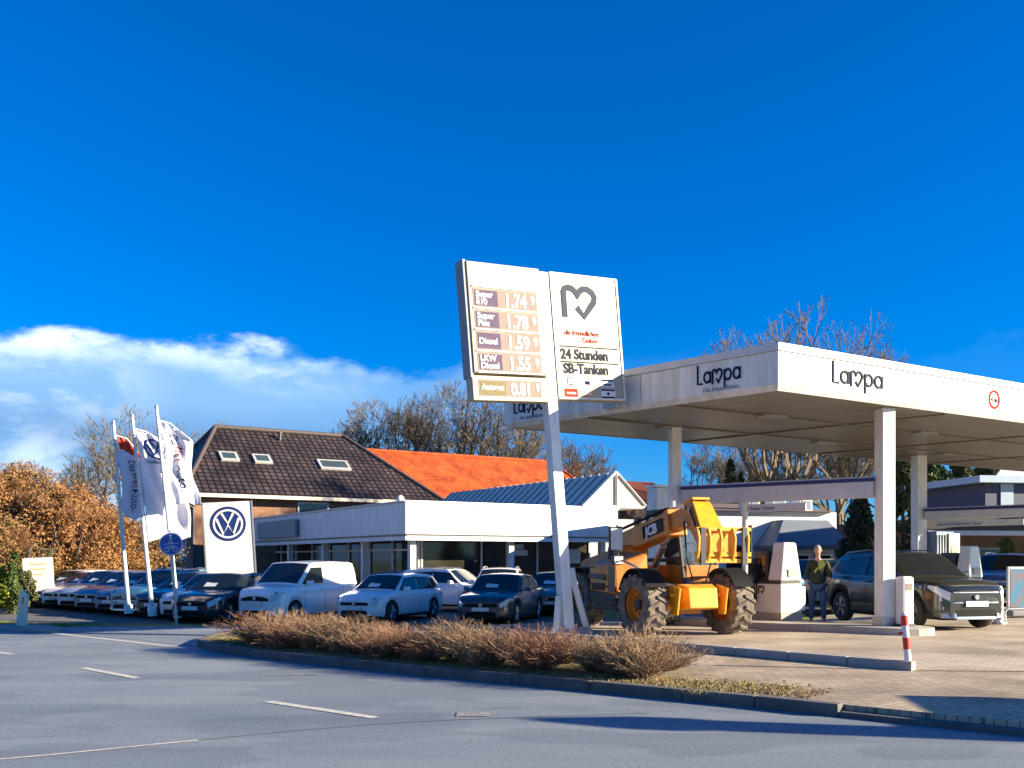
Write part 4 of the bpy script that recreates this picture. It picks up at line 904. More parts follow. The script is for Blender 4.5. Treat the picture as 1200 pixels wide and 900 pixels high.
for f_ in (.33, .66):
    a_ = Q[0].lerp(Q[3], f_) + A32 * .15; b_ = a_ + A32 * (EXT - .4); m.tube([(a_.x, a_.y, 4.62), (b_.x, b_.y, 4.62)], .02, 4)
for k in range(1, 7):
    a_ = A32 * (k * 5.2) + ld * .2; b_ = a_ + ld * (LL - .4); m.tube([(a_.x, a_.y, 4.618), (b_.x, b_.y, 4.618)], .018, 4)
m.build('soffit_joint', mat('joint_brown', (.16, .13, .10), .7), cn)
for k in range(6):
    for f_ in (2.3, 4.9):
        c_ = A32 * (2.7 + k * 5.2) + ld * f_; m = MB(); m.M = Matrix.Rotation(R(32), 4, 'Z'); m.box(-.33, .33, -.16, .16, -.06, -.01); m.build('ceiling_lamp', mat('lamp_box', (.30, .30, .28), .4), cn, (c_.x, c_.y, 4.63))
m = MB()
for s in [1.05 + 1.3 * k_ for k_ in range(24)] + [4.2, 9.4]: a_ = A32 * s; m.M = Matrix.Translation(a_) @ Matrix.Rotation(R(32), 4, 'Z'); m.box(-.005, .005, -.004, .01, 4.73, 5.30)
m.M = Matrix.Translation(ld * 3.1) @ Matrix.Rotation(math.atan2(-ld.y, -ld.x), 4, 'Z'); m.box(-.008, .008, -.004, .01, 4.73, 5.30)
m.build('panel_joint', mat('joint_grey', (.35, .33, .30), .6), cn)
# lettering on fascia
def lampa(s0, z, size, ang, origin, mm, sx=1., tagline=True):
    g_ = bpy.data.objects.new('logo_lettering', None)
    Mx = Matrix.Translation(Vector(origin)) @ Matrix.Rotation(ang, 4, 'Z')
    m = MB(); m.M = Matrix.Scale(sx, 4, (1, 0, 0))
    w = size * .115; h = size
    m.ribbon([(0, h), (0, 0), (.42 * h, 0)], w, -.02, -.004)                       # L
    def bowl(x0, leg, up):
        r = .27 * h; cx_ = x0 + r; m.ribbon([(cx_ + r * math.cos(t), .30 * h + r * math.sin(t)) for t in [2 * PI * k / 20 for k in range(21)]], w, -.02, -.004)
        if leg == 'a': m.ribbon([(cx_ + r, .60 * h), (cx_ + r, 0)], w, -.021, -.005)
        if leg == 'p': m.ribbon([(cx_ - r, .60 * h), (cx_ - r, -.34 * h)], w, -.021, -.005)
    bowl(.56 * h, 'a', 0); x = 1.30 * h
    m.ribbon([(x + px_ * .80 * h, -.10 * h + pz_ * .74 * h) for px_, pz_ in HM], w, -.02, -.004); x += 1.02 * h
    bowl(x, 'p', 0); bowl(x + .74 * h, 'a', 0)
    o = m.build('logo_lettering', mm, cn); o.matrix_local = Mx
    return o
lampa(0, 0, .40, R(32), A32 * 1.45 + Vector((0, 0, 4.90)), GREYL, .98)
angl = math.atan2(-ld.y, -ld.x)
lampa(0, 0, .36, angl, ld * 1.72 + Vector((0, 0, 4.93)), NAVY, .72)
lampa(0, 0, .36, angl, ld * 6.75 + Vector((0, 0, 4.93)), NAVY, .72)
for s_ in (1.62, 6.6):
    o = text('tagline', 'Die freundlichen', .12, mat('tag_blue', (.3, .36, .5), .6), cn, ld * s_ + Vector((0, 0, 4.76)) + Vector((ld.y, -ld.x, 0)) * -.01, (R(90), 0, angl), shear=.4)
m = MB(); n = 36; m.ribbon([(.18 * math.cos(2 * PI * k / n), .18 * math.sin(2 * PI * k / n)) for k in range(n + 1)], .05, -.012, -.003)
c_ = A32 * 6.6; hsn = m.build('height_limit_ring', REDL, cn, (c_.x, c_.y, 5.02), (0, 0, R(32)))
text('lettering', '4 m', .16, BLACK, hsn, (0, -.006, -.055), align='CENTER', bold=.004)
m = MB(); m.M = Matrix.Rotation(angl, 4, 'Z'); m.box(-.22, .14, -.16, -.003, 4.70, 5.34); c_ = ld * 3.75; m.build('gutter_box', mat('pale_blue_box', (.40, .48, .55), .5), cn, (c_.x, c_.y, 0))
# posts
posts = [(7.5, 19.4, .29), (3.73, 22.1, .24), (11.9, 28.2, .32), (16.6, 25.0, .26), (20.9, 33.8, .3)]
for x, y, w in posts:
    m = MB(); m.M = Matrix.Rotation(R(13), 4, 'Z'); m.box(-w / 2, w / 2, -w / 2, w / 2, .1, 4.625); pc = m.build('post', WHITE, cn, (x - A.x, y - A.y, 0), bevel=.015)
    m = MB(); m.M = Matrix.Rotation(R(13), 4, 'Z'); m.box(-w / 2 - .03, w / 2 + .03, -w / 2 - .03, w / 2 + .03, .24, .42); m.build('post_foot', STEEL, pc)
# fuel beams between the posts
def beam(p, q, z0_, z1_, name, label, sign_t, sw, soff):
    p, q = Vector(p), Vector(q); d = (q - p); L_ = d.length; ang = math.atan2(d.y, d.x)
    t = thing('fuel_beam', label, 'beam', (p.x, p.y, 0), ang, 'fuel beams over the pump islands')
    m = MB(); m.box(.2, L_ - .2, -.09, .09, z0_, z1_); m.build('beam', mat('beam_cream', (.66, .64, .62), .5), t, bevel=.01)
    m = MB(); m.box(.2, L_ - .2, -.10, .10, z1_ + .002, z1_ + .07); m.build('blue_stripe', mat('stripe_navy', (.03, .03, .16), .5), t)
    m = MB(); m.box(.19, L_ - .19, -.11, .11, z1_ + .072, z1_ + .095); m.build('top_rail', STEEL, t)
    m = MB(); m.box(soff, soff + sw, -.03, .03, z0_ - .22, z0_ - .05); hp = m.build('hanging_sign', mat('grey_label_board', (.60, .60, .58), .5), t)
    m = MB()
    for x in (soff + .1, soff + sw - .1): m.tube([(x, 0, z0_ - .06), (x, 0, z0_ + .01)], .012, 6)
    m.build('hanger', STEEL, hp)
    text('lettering', sign_t, .1, GREYL, hp, (soff + sw - .08, .034, z0_ - .175), (R(90), 0, PI), ext=.002)
    return t
beam((7.5, 19.4), (3.73, 22.1), 2.84, 3.17, '', 'cream beam with navy stripe between the front post and the left rear post', 'Super  Diesel', 1.3, 1.6)
beam((15.2, 24.6), (11.9, 28.2), 2.74, 2.98, '', 'cream beam with navy stripe running right from the rear post', 'Super  E10  Super Plus  Diesel', 2.4, 2.0)

# islands, pumps
def island(p, q, w, label):
    p, q = Vector(p), Vector(q); d = q - p; ang = math.atan2(d.y, d.x); L_ = d.length
    pts = [(0, -w / 2), (L_, -w / 2)] + [(L_ + w / 2 * math.sin(t), -w / 2 * math.cos(t)) for t in [PI * k / 8 for k in range(1, 8)]] + [(L_, w / 2), (0, w / 2)] + [(-w / 2 * math.sin(t), w / 2 * math.cos(t)) for t in [PI * k / 8 for k in range(1, 8)]]
    m = MB(); m.prism([(x, y, .10) for x, y in pts], (0, 0, .16)); o = m.build('pump_island', mat('island_concrete', (.50, .46, .40), .85, col2=(.36, .33, .28), ns=2.5), None, (p.x, p.y, 0), (0, 0, ang), bevel=.02)
    tag(o, label, 'kerb island', 'raised pump islands')
island((7.75, 19.1), (3.2, 22.6), 1.15, 'raised concrete pump island under the left pump and front post')
island((15.5, 24.2), (10.8, 29.4), 1.1, 'raised concrete pump island behind the grey car')
PUMPW = mat('pump_white', (.74, .73, .66), .4, col2=(.66, .65, .56), ns=2); PUMPD = mat('pump_dark', (.03, .035, .04), .4)
def pump(name, label, x, y, z, hgt=1.72, hoses='black', grp='fuel pumps on the islands', ds=1.):
    t = thing('fuel_pump', label, 'fuel pump', (x, y, z), R(32), grp); k = hgt / 1.72
    m = MB(); m.box(-.30, .36, -.40, .42, 0, .16); m.build('plinth', mat('plinth_tan', (.42, .38, .30), .7), t)
    m = MB(); m.box(-.33, .33, -.42, .45, .162, .80 * k); cb = m.build('cabinet', PUMPW, t, bevel=.025)
    m = MB(); m.box(.335, .50, -.38, .40, .20, .74 * k); m.build('side_bin', PLATE, t, bevel=.03)
    m = MB(); m.box(-.31, .31, -.40, .42, .802 * k, .86 * k); m.build('dark_band', PUMPD, t)
    m = MB(); m.hull8([(-.30, -.40, .862 * k), (.36, -.40, .862 * k), (.36, .0, .862 * k), (-.30, .0, .862 * k)], [(-.16, -.36, 1.70 * k), (.22, -.36, 1.70 * k), (.22, -.04, 1.70 * k), (-.16, -.04, 1.70 * k)]); hd = m.build('display_head', PUMPW, t, bevel=.04)
    m = MB(); m.box(-.10, .20, -.425, -.405, .95 * k, 1.12 * k); m.build('screen', mat('lcd', (.30, .33, .28), .2), hd)
    m = MB(); m.box(-.29, .29, .01, .44, .862 * k, 1.52 * k); hh = m.build('hose_housing', PUMPD, t, bevel=.02)
    m = MB(); m.box(-.296, -.291, .06, .24, .92 * k, 1.42 * k); m.build('glass_panel', CAPM, hh)
    heart(cb, -.12, 0, .16, .035, 0, .004, BLACK).matrix_local = Matrix.Translation((-.336, .1, .58 * k)) @ Matrix.Rotation(R(-90), 4, 'Z')
    m = MB()
    for q_ in range(3):
        yy = .26 + q_ * .07; m.cbox((-.33, yy, 1.12 * k), (.07, .045, .22)); m.tube([(-.34, yy, 1.35 * k), (-.42, yy, 1.1 * k), (-.44, yy, .6 * k), (-.38, yy, .35), (-.34, yy + .02, .55), (-.33, yy + .02, 1.05 * k)], .018, 6)
    m.build('hoses', BLACK, hh)
    return t
pump('p', 'white fuel pump with heart emblem standing right of the telehandler', 5.85, 21.3, .26)
q = P(1127, 655, 26.2); pump('p', 'white fuel pump seen above the bonnet of the grey car', q.x, 26.2, .22, 1.75)
# tall hose unit with blue strips
q = P(1097, 655, 28.4); hu = thing('hose_unit', 'tall blue and white hose unit beside the rear canopy post', 'fuel pump', (q.x, 28.4, .25), R(32), None)
m = MB(); m.box(-.42, .42, -.3, .3, 0, 2.15); m.build('housing', mat('blue_grey_housing', (.20, .27, .38), .5), hu, bevel=.02)
m = MB()
for k in range(5): m.tube([(-.36 + k * .13, -.34, 2.05), (-.36 + k * .13, -.36, 1.2), (-.36 + k * .13, -.34, .5)], .022, 6)
m.build('hoses', BLACK, hu)
m = MB(); m.box(.1, .62, -.36, -.305, 1.15, 2.1); hd = m.build('display_head', PUMPW, hu, bevel=.02)
m = MB(); m.box(.2, .5, -.37, -.362, 1.5, 1.75); m.build('screen', mat('lcd', (.3, .33, .28)), hd)
# vent post + black pipe left of pump
q = P(873, 655, 23.5); vp = thing('vent_post', 'thin white round topped post with black pipe behind the left pump', 'post', (q.x, 23.5, .12), 0)
m = MB(); m.lathe([(.07, 0), (.07, 2.55), (.10, 2.6), (.10, 2.85), (.06, 2.95), (.01, 2.97)], 12); m.build('post', WHITE, vp, smooth=50); m = MB(); m.tube([(.13, 0, 0), (.13, 0, 2.3)], .05, 8); m.build('pipe', BLACK, vp)
# white service column by the front post
sc_ = thing('service_column', 'white boxy air and water column against the foot of the front post', 'service column', (7.80, 19.16, .255), R(20))
m = MB(); m.box(-.14, .14, -.12, .12, .0, 1.0); m.build('casing', PLATE, sc_, bevel=.05); m = MB(); m.box(-.15, .15, -.13, .13, -.003, .06); m.build('base', DKMET, sc_)
m = MB(); m.box(-.08, .08, -.126, -.122, .72, .86); m.build('panel', DISP, sc_)
# red and white bollard
q = gp(1065, 785, .11); bo = thing('bollard', 'thin red and white striped bollard at the end of the forecourt kerb', 'bollard', (q[0], q[1], .11), 0, None, R(-5))
m = MB(); m.lathe([(.045, 0), (.045, .74), (.03, .77), (.005, .78)], 14); m.build('post', PLATE, bo, smooth=50)
for a_, b_ in ((.60, .735), (.28, .44)): 
    m = MB(); m.lathe([(.0465, a_), (.0465, b_)], 14); m.build('red_band', mat('signal_red', (.62, .03, .02), .45), bo, smooth=50)
m = MB(); m.tube([(-.03, 0, .50), (-.10, 0, .50)], .018, 6); m.build('chain_eye', mat('signal_red', (.62, .03, .02)), bo)
m = MB(); m.lathe([(.07, 0), (.07, .05)], 14); m.build('base', STEEL, bo)
# guard rail with white bollard, A-board
q = P(1170, 655, 22.0); gb = thing('bollard', 'short white round bollard at the nose of the grey car', 'bollard', (q.x, 22.0, .12), 0)
m = MB(); m.lathe([(.10, 0), (.10, .78), (.07, .86), (.01, .88)], 16); m.build('post', PLATE, gb, smooth=50); m = MB(); m.lathe([(.15, 0), (.15, .04)], 16); m.build('base', STEEL, gb)
ra = thing('guard_rail', 'low galvanised hoop rail right of the white bollard', 'rail', (q.x + .2, 22.1, .12), R(10))
m = MB(); m.tube([(0, 0, 0), (0, 0, .28), (.08, 0, .34), (1.6, 0, .34), (1.7, 0, .28), (1.7, 0, 0)], .03, 8); m.build('hoop', STEEL, ra, smooth=60)
for x_ in (0, 1.7):
    m = MB(); m.lathe([(.06, 0), (.06, .02)], 12); m.build('foot_plate', STEEL, ra, (x_, 0, 0))
q = P(1196, 655, 25); ab = thing('poster_stand', 'white framed poster stand with blue picture cut by the right edge', 'sign', (q.x + .15, 25, .12), R(4))
m = MB(); m.box(-.52, .52, -.04, .04, .16, 1.28); fr = m.build('frame', PLATE, ab, bevel=.015)
POST = mat('poster_blue', (.10, .33, .50), .3, col2=(.35, .22, .18), ns=2.6, namt=.2)
m = MB(); m.box(-.45, .45, -.047, -.042, .22, 1.22); m.build('poster', POST, fr)
m = MB(); m.box(-.5, .5, -.2, .2, 0, .15); m.build('base', mat('base_grey', (.35, .35, .36), .6), ab, bevel=.03)
# out of frame on the right: column and cabinet added to cast the ground shadows
ac = thing('shadow_column', 'unseen round grey column added beyond the right edge to cast the road shadow band', 'column', (12.6, 7.0, .12), 0); m = MB(); m.lathe([(.38, 0), (.38, .3), (.30, .32), (.30, 3.25), (.38, 3.3), (.38, 3.45), (.1, 3.75)], 28); m.build('shaft', CONC, ac, smooth=40)
eb_ = thing('shadow_cabinet', 'unseen grey cabinet added beyond the right edge to shade the paving', 'cabinet', (9.4, 8.65, .12), R(-8)); m = MB(); m.box(-.4, .4, -.75, .75, 0, 1.45); m.build('housing', mat('cab_grey', (.4, .42, .4), .6), eb_, bevel=.02); m = MB(); m.box(-.43, .43, -.78, .78, 1.452, 1.52); m.build('lid', STEEL, eb_)
#@@PART3
# ------------------------------------------------------------------ cars
def interp(pts, x):
    if x <= pts[0][0]: return pts[0][1]
    for (x0, y0), (x1, y1) in zip(pts[:-1], pts[1:]):
        if x <= x1:
            t = (x - x0) / (x1 - x0); return y0 + (y1 - y0) * t
    return pts[-1][1]
def smi(pts, x, r=.06): return sum(interp(pts, x + d) for d in (-r, -r / 2, 0, r / 2, r)) / 5
TRIM = mat('black_trim', (.014, .014, .015), .7, spec=.12)
def make_car(name, label, cat, S, paint):
    """x forward, y left, z up, origin on the ground between the wheels"""
    L, Wd, Hh, wb, fo, r = S['L'], S['W'], S['H'], S['wb'], S['fo'], S['r']
    xf = L / 2; xr = -L / 2; wf = xf - fo; wr = wf - wb; hw = Wd / 2
    t = thing(name, label, cat)
    deck = [(xr - .02, S['tail'][0]), (xr + .04, S['tail'][1]), (xr + .15, S['belt_r']), (S['cowl'] - .15, S['belt']), (S['cowl'] + .1, S['belt'] - .02), (xf - .35, S['nose'] + .02), (xf - .12, S['nose'] - .06), (xf, S['nose'] - .2)]
    plan = [(xr, hw * .80), (xr + .08, hw * .89), (xr + .35, hw * .965), (xr + .9, hw), (wf - .3, hw), (xf - .55, hw * .965), (xf - .25, hw * .88), (xf - .08, hw * .76), (xf, hw * .62)]
    gc = .19 if not S.get('suv') else .24
    ra = r + .065
    def zb(x):
        z = gc + .05 * sm(abs(x), xf - .5, xf)
        for c in (wf, wr):
            d = abs(x - c)
            if d < ra: z = max(z, r + math.sqrt(ra * ra - d * d) - .01)
        return z
    xs = sorted(set([round(xr + L * k / 60, 4) for k in range(61)] + [round(c + ra * math.cos(PI * k / 14), 4) for c in (wf, wr) for k in range(15)] + [round(c + s * (ra + .004), 4) for c in (wf, wr) for s in (-1, 1)]))
    T = (0, .14, .30, .50, .68, .80, .90, .96, 1.0); Yf = (.95, .985, 1.0, .995, .985, .975, .955, .925, .87)
    Yc = (.95, .985, 1.0, .995, .97, .985, .96, .925, .87)
    def side(x, tt, sg=1, off=0):
        z0 = zb(x); z1 = smi(deck, x, .08); w = smi(plan, x, .05)
        f = interp(list(zip(T, Yf)), tt); return Vector((x, sg * (w * f + off), z0 + (z1 - z0) * tt))
    m = MB(); rings = []
    for x in xs:
        z1 = smi(deck, x, .08); w = smi(plan, x, .05); ring_ = []
        for sg in (-1, 1):
            pts = [side(x, tt, sg) for tt in T]
            ring_.append([m.v(p) for p in pts])
        mid = [m.v((x, w * .87 * f, z1 + .035 * (1 - f * f))) for f in (-.72, -.36, 0, .36, .72)]
        rings.append(ring_[0] + mid + ring_[1][::-1])
    for a_, b_ in zip(rings[:-1], rings[1:]):
        for k in range(len(a_) - 1): m.f([a_[k], b_[k], b_[k + 1], a_[k + 1]])
    for rg in (rings[0], rings[-1]): m.f(rg)
    # greenhouse
    xc, xrf, xrr, xrb = S['cowl'], S['roof_f'], S['roof_r'], S['back']
    bl = S['belt'] - .03
    top_ = [(xrb, S.get('belt_r', bl) - .02), (xrr, Hh - .07), (xrr + .35, Hh - .02), ((xrf + xrr) / 2 + .2, Hh), (xrf, Hh - .035), (xc, bl - .0)]
    tum = S.get('tumble', .30)
    def zr(x): return smi(top_, x, .05) if xrb + .06 < x < xc - .06 else interp(top_, x)
    def gw_(x, z): return (smi(plan, x, .05) * .955 - .02) - tum * max(0, z - bl)
    gx = sorted(set([round(xrb + (xc - xrb) * k / 46, 4) for k in range(47)])); gr_ = []
    for x in gx:
        zt_ = zr(x); rg = []
        for sg in (-1, 1):
            pts = []
            for q_ in (0, .3, .6, .85):
                z = bl - .03 + (zt_ - bl + .03) * q_; pts.append((x, sg * gw_(x, z), z))
            z = zt_; pts.append((x, sg * (gw_(x, z) - .03), z)); rg.append([m.v(p) for p in pts])
        w = gw_(x, zt_) - .03; mid = [m.v((x, w * f, zt_ + .04 * (1 - f * f))) for f in (-.75, -.4, 0, .4, .75)]
        gr_.append(rg[0] + mid + rg[1][::-1])
    for a_, b_ in zip(gr_[:-1], gr_[1:]):
        for k in range(len(a_) - 1): m.f([a_[k], b_[k], b_[k + 1], a_[k + 1]])
    for rg in (gr_[0], gr_[-1]): m.f(rg)
    body = m.build('body', paint, t, smooth=38); body.material_slots[0].link = 'OBJECT'; body.material_slots[0].material = paint
    # glass patches
    def top_patch(x0, x1, f, name_, off=.008, mm=GLASSC, nx=8, ny=8, taper=.0):
        g = MB(); vs = []
        for i in range(nx + 1):
            x = x0 + (x1 - x0) * i / nx; z = zr(x); w = gw_(x, z) - .03; row = []
            dz = (zr(x + .02) - zr(x - .02)) / .04; nrm_ = Vector((-dz, 0, 1)).normalized()
            for j in range(ny + 1):
                q_ = (-1 + 2 * j / ny) * f; row.append(g.v(Vector((x, w * q_, z + .04 * (1 - q_ * q_))) + nrm_ * off))
            vs.append(row)
        for i in range(nx):
            for j in range(ny): g.f([vs[i][j], vs[i][j + 1], vs[i + 1][j + 1], vs[i + 1][j]])
        return g.build(name_, mm, t, smooth=50)
    top_patch(xc - .07, xrf + .05, .93, 'windscreen')
    if S.get('rear_glass', True): top_patch(xrb + .10, xrr - .06, .88, 'rear_window')
    def side_poly(pts, name_, mm=GLASSC, off=.009, par=None):
        for sg in (-1, 1):
            g = MB(); vs = [g.v((x, sg * (gw_(x, z) + off), z)) for x, z in pts]; g.f(vs if sg < 0 else vs[::-1])
            o = g.build(name_, mm, par or t)
            md = o.modifiers.new('s', 'SOLIDIFY'); md.thickness = .006; md.offset = -1 if sg < 0 else -1
    xs_ = [p_[0] for w_ in S['windows'] for p_ in w_]; fr, rr2 = S['windows'][0], S['windows'][-1]
    if len(S['windows']) > 1: side_poly([(fr[0][0] + .04, fr[0][1] - .015), (fr[1][0] + .03, fr[1][1] + .015), (fr[2][0], fr[2][1] + .018), (rr2[1][0] + .02, rr2[1][1] + .02), (rr2[2][0] - .02, rr2[2][1] + .02), (rr2[-1][0] - .05, rr2[-1][1] - .02), (rr2[0][0], rr2[0][1] - .02)], 'window_surround', TRIM, .003)
    for pl in S['windows']: side_poly(pl, 'side_window')
    # front details
    fz = S['nose']; xF = xf + .004
    def fplate(name_, y0, y1, z0_, z1_, mm, out_=.012, par=None, bev=.012, xx=None):
        g = MB(); n_ = 8; pts = []
        base = xx if xx is not None else xf
        def fx(y): 
            lim = hw * .62
            return base + out_ - max(0, abs(y) - lim * .9) * .55 - .03 * (y / hw) ** 2
        yy = [y0 + (y1 - y0) * k / n_ for k in range(n_ + 1)]
        lo = [(fx(y), y, z0_) for y in yy]; hi = [(fx(y) - (z1_ - z0_) * .12, y, z1_) for y in yy]
        b1 = [(x - .06, y, z) for x, y, z in lo]; b2 = [(x - .06, y, z) for x, y, z in hi]
        A_ = [g.v(p) for p in lo]; B_ = [g.v(p) for p in hi]; C_ = [g.v(p) for p in b1]; D__ = [g.v(p) for p in b2]
        for k in range(n_):
            g.f([A_[k], A_[k + 1], B_[k + 1], B_[k]]); g.f([B_[k], B_[k + 1], D__[k + 1], D__[k]]); g.f([A_[k], C_[k], C_[k + 1], A_[k + 1]])
        g.f([A_[0], B_[0], D__[0], C_[0]]); g.f([A_[-1], C_[-1], D__[-1], B_[-1]])
        return g.build(name_, mm, par or t)
    gh = S.get('grille_h', .09)
    gi = fplate('grille', -hw * .55, hw * .55, fz - .20 - gh, fz - .20, TRIM if not S.get('grille_m') else S['grille_m'], .018)
    if S.get('badge', True):
        g = MB(); g.M = Matrix.Translation((xf + .03, 0, fz - .20 - gh / 2 + .01)) @ Matrix.Rotation(R(90), 4, 'Y'); g.lathe([(0, 0), (.055, 0), (.05, .012), (0, .012)], 18); g.build('badge', ALU, gi, smooth=40)
    bi = fplate('bumper_intake', -hw * .68, hw * .68, gc + .06, gc + .20, TRIM, .022)
    if S.get('suv'):
        for za, zb2 in ((fz - .20, fz - .18), (fz - .215 - gh, fz - .195 - gh)): fplate('grille_frame', -hw * .57, hw * .57, za, zb2, ALU, .024, gi)
        for sg in (-1, 1): fplate('fog_lamp', min(sg * hw * .60, sg * hw * .76), max(sg * hw * .60, sg * hw * .76), gc + .20, gc + .26, LAMPG, .03)
        fplate('skid_plate', -hw * .5, hw * .5, gc + .0, gc + .055, ALU, .035)
        for sg in (-1, 1): fplate('bumper_corner', min(sg * hw * .52, sg * hw * .78), max(sg * hw * .52, sg * hw * .78), gc + .02, gc + .12, ALU, .04)
    g = MB(); px_ = xf + .032; g.box(px_, px_ + .012, -.26, .26, fz - .36 - gh * .6, fz - .25 - gh * .6); npz = g.build('number_plate', PLATE, t)
    g = MB(); g.box(xr - .045, xr - .02, -.26, .26, .62, .73); g.build('number_plate', PLATE, t)
    def side_patch(name_, x0, x1, t0, t1, mm, off=.008, par=None, nx=6, nt_=3):
        for sg in (-1, 1):
            g = MB(); vs = []
            for i in range(nx + 1):
                x = x0 + (x1 - x0) * i / nx; vs.append([g.v(side(x, (t0[0] + (t0[1] - t0[0]) * i / nx) + ((t1[0] + (t1[1] - t1[0]) * i / nx) - (t0[0] + (t0[1] - t0[0]) * i / nx)) * j / nt_, sg, off)) for j in range(nt_ + 1)])
            for i in range(nx):
                for j in range(nt_): g.f([vs[i][j], vs[i][j + 1], vs[i + 1][j + 1], vs[i + 1][j]])
            o = g.build(name_, mm, par or t, smooth=60)
    side_patch('headlight', xf - .40, xf + .0, (.84, .62), (.90, .95), LAMPG, .012)
    for sg in (-1, 1):
        y0, y1 = sorted((sg * hw * .56, sg * hw * .80)); fplate('headlight', y0, y1, fz - .21 - gh * .8, fz - .165, LAMPG, .014)
    side_patch('taillight', xr + .0, xr + .28, (.66, .72), (.9, .88), REDLAMP, .01)
    for sg in (-1, 1):
        g = MB(); g.box(xr - .03, xr + .02, *sorted((sg * hw * .45, sg * hw * .78)), S['belt'] - .30, S['belt'] - .16); g.build('taillight', REDLAMP, t)
    # seams and handles
    lines = []
    for xd in S['doors']: lines.append((xd, .06, .97))
    g = MB()
    for xd, t0, t1 in lines:
        for sg in (-1, 1):
            ps = [side(xd, t0 + (t1 - t0) * k / 8, sg, .002) for k in range(9)]
            for k in range(8):
                a_, b_ = ps[k], ps[k + 1]; dx = Vector((.006, 0, 0)); g.f([g.v(a_ - dx), g.v(b_ - dx), g.v(b_ + dx), g.v(a_ + dx)])
    g.build('door_gap', TRIM, body)
    for xd in S['handles']:
        for sg in (-1, 1):
            p_ = side(xd, .86, sg, .012); g = MB(); g.cbox(p_, (.17, .03, .028)); g.build('door_handle', paint if not S.get('suv') else TRIM, t, bevel=.006)
    for sg in (-1, 1):
        g = MB(); g.M = Matrix.Translation((xc - .42, sg * (hw - .02), S['belt'] + .05)); g.hull8([(-.06, 0, -.05), (.10, 0, -.05), (.10, sg * .20, -.06), (-.06, sg * .20, -.06)], [(-.05, 0, .06), (.07, 0, .06), (.07, sg * .20, .08), (-.05, sg * .20, .08)])
        o = g.build('side_mirror', paint, t, bevel=.02); o.material_slots[0].link = 'OBJECT'; o.material_slots[0].material = paint
    g = MB(); g.box(xr + .12, xf - .12, -hw + .22, hw - .22, gc - .02, S['belt'] - .2); g.box(wr - ra + .02, wr + ra - .02, -hw + .22, hw - .22, gc - .02, .8); g.build('underbody', TRIM, t)
    g = MB(); g.box(wr + ra + .01, wf - ra - .01, -hw * .965, hw * .965, gc - .035, gc + .06)
    g.build('sill', TRIM, t)
    if S.get('suv'):
        for sg in (-1, 1):
            for c in (wf, wr):
                g = MB(); n_ = 16; prev = None
                for k in range(n_ + 1):
                    a_ = PI * k / n_; ri, ro = ra - .012, ra + .06; yo = sg * (smi(plan, c + ra * math.cos(a_), .05) + .008)
                    q_ = [g.v((c + ri * math.cos(a_), yo - sg * .05, r + ri * math.sin(a_))), g.v((c + ri * math.cos(a_), yo, r + ri * math.sin(a_))), g.v((c + ro * math.cos(a_), yo - sg * .004, r + ro * math.sin(a_)))]
                    if prev: g.f([prev[0], q_[0], q_[1], prev[1]]); g.f([prev[1], q_[1], q_[2], prev[2]])
                    prev = q_
                g.build('arch_trim', TRIM, t)
        for sg in (-1, 1):
            yy = sg * (gw_(0, Hh) - .06); g = MB(); g.tube([(xrf - .1, yy, zr(xrf - .1) + .02), (xrf - .22, yy, zr(xrf - .2) + .06), ((xrf + xrr) / 2, yy, Hh + .055), (xrr + .2, yy, zr(xrr + .2) + .05), (xrr + .08, yy, zr(xrr + .1) + .01)], .018, 6); g.build('roof_rail', ALU, t, smooth=60)
    # wipers / paper behind screen
    if S.get('sheet'):
        g = MB(); x = (xc + xrf) / 2 + .15; z = zr(x) + .055; g.quad((x + .12, -.30, z - .065), (x + .12, .10, z - .065), (x - .1, .10, z + .055), (x - .1, -.30, z + .055)); g.build('price_sheet', PLATE, t)
    for c in (wf, wr):
        for sg in (-1, 1):
            g = MB(); wt = .20; g.lathe([(r * .66, -wt / 2), (r * .9, -wt / 2), (r * .985, -wt / 2 + .025), (r, -wt / 2 + .05), (r, wt / 2 - .05), (r * .985, wt / 2 - .025), (r * .9, wt / 2), (r * .66, wt / 2)], 32, 'y', False)
            ty = g.build('wheel', RUB, t, (c, sg * (hw - .125), r), smooth=50)
            g = MB(); g.lathe([(r * .67, .0), (r * .67, sg * .09), (r * .62, sg * .095), (r * .60, sg * .02), (.02, sg * .015)], 28, 'y', False)
            rim = g.build('rim', ALU, ty, (0, 0, 0), smooth=40)
            g = MB()
            for k in range(5):
                a_ = 2 * PI * k / 5 + .3
                for da in (-.14, .14):
                    g.tube([(.03 * math.cos(a_), sg * .085, .03 * math.sin(a_)), (r * .63 * math.cos(a_ + da), sg * .082, r * .63 * math.sin(a_ + da))], [.022, .016], 4)
            g.build('spokes', ALU, rim)
            g = MB(); g.lathe([(.01, sg * .022), (r * .58, sg * .024), (r * .58, sg * .026), (.01, sg * .026)], 20, 'y'); g.build('brake_shadow', DKMET, rim)
    return t
def paint(name, c, met=0., rough=.28): return mat(name, c, rough, met, col2=tuple(k * .94 for k in c), coat=1., ns=.7)
PW = paint('paint_white', (.86, .86, .85)); PDB = paint('paint_dark_blue', (.045, .12, .26), .1); PTL = paint('paint_teal', (.08, .24, .32), .1)
PSB = paint('paint_silver_blue', (.48, .58, .68), .1); PGR = paint('paint_grey', (.055, .065, .085), .4); PDG = paint('paint_dark_olive_grey', (.022, .027, .021), .1)
PBK = paint('paint_black_blue', (.015, .022, .04), .2); PBL = paint('paint_blue', (.03, .10, .30), .3); PGG = paint('paint_grey_green', (.16, .2, .19), .4)
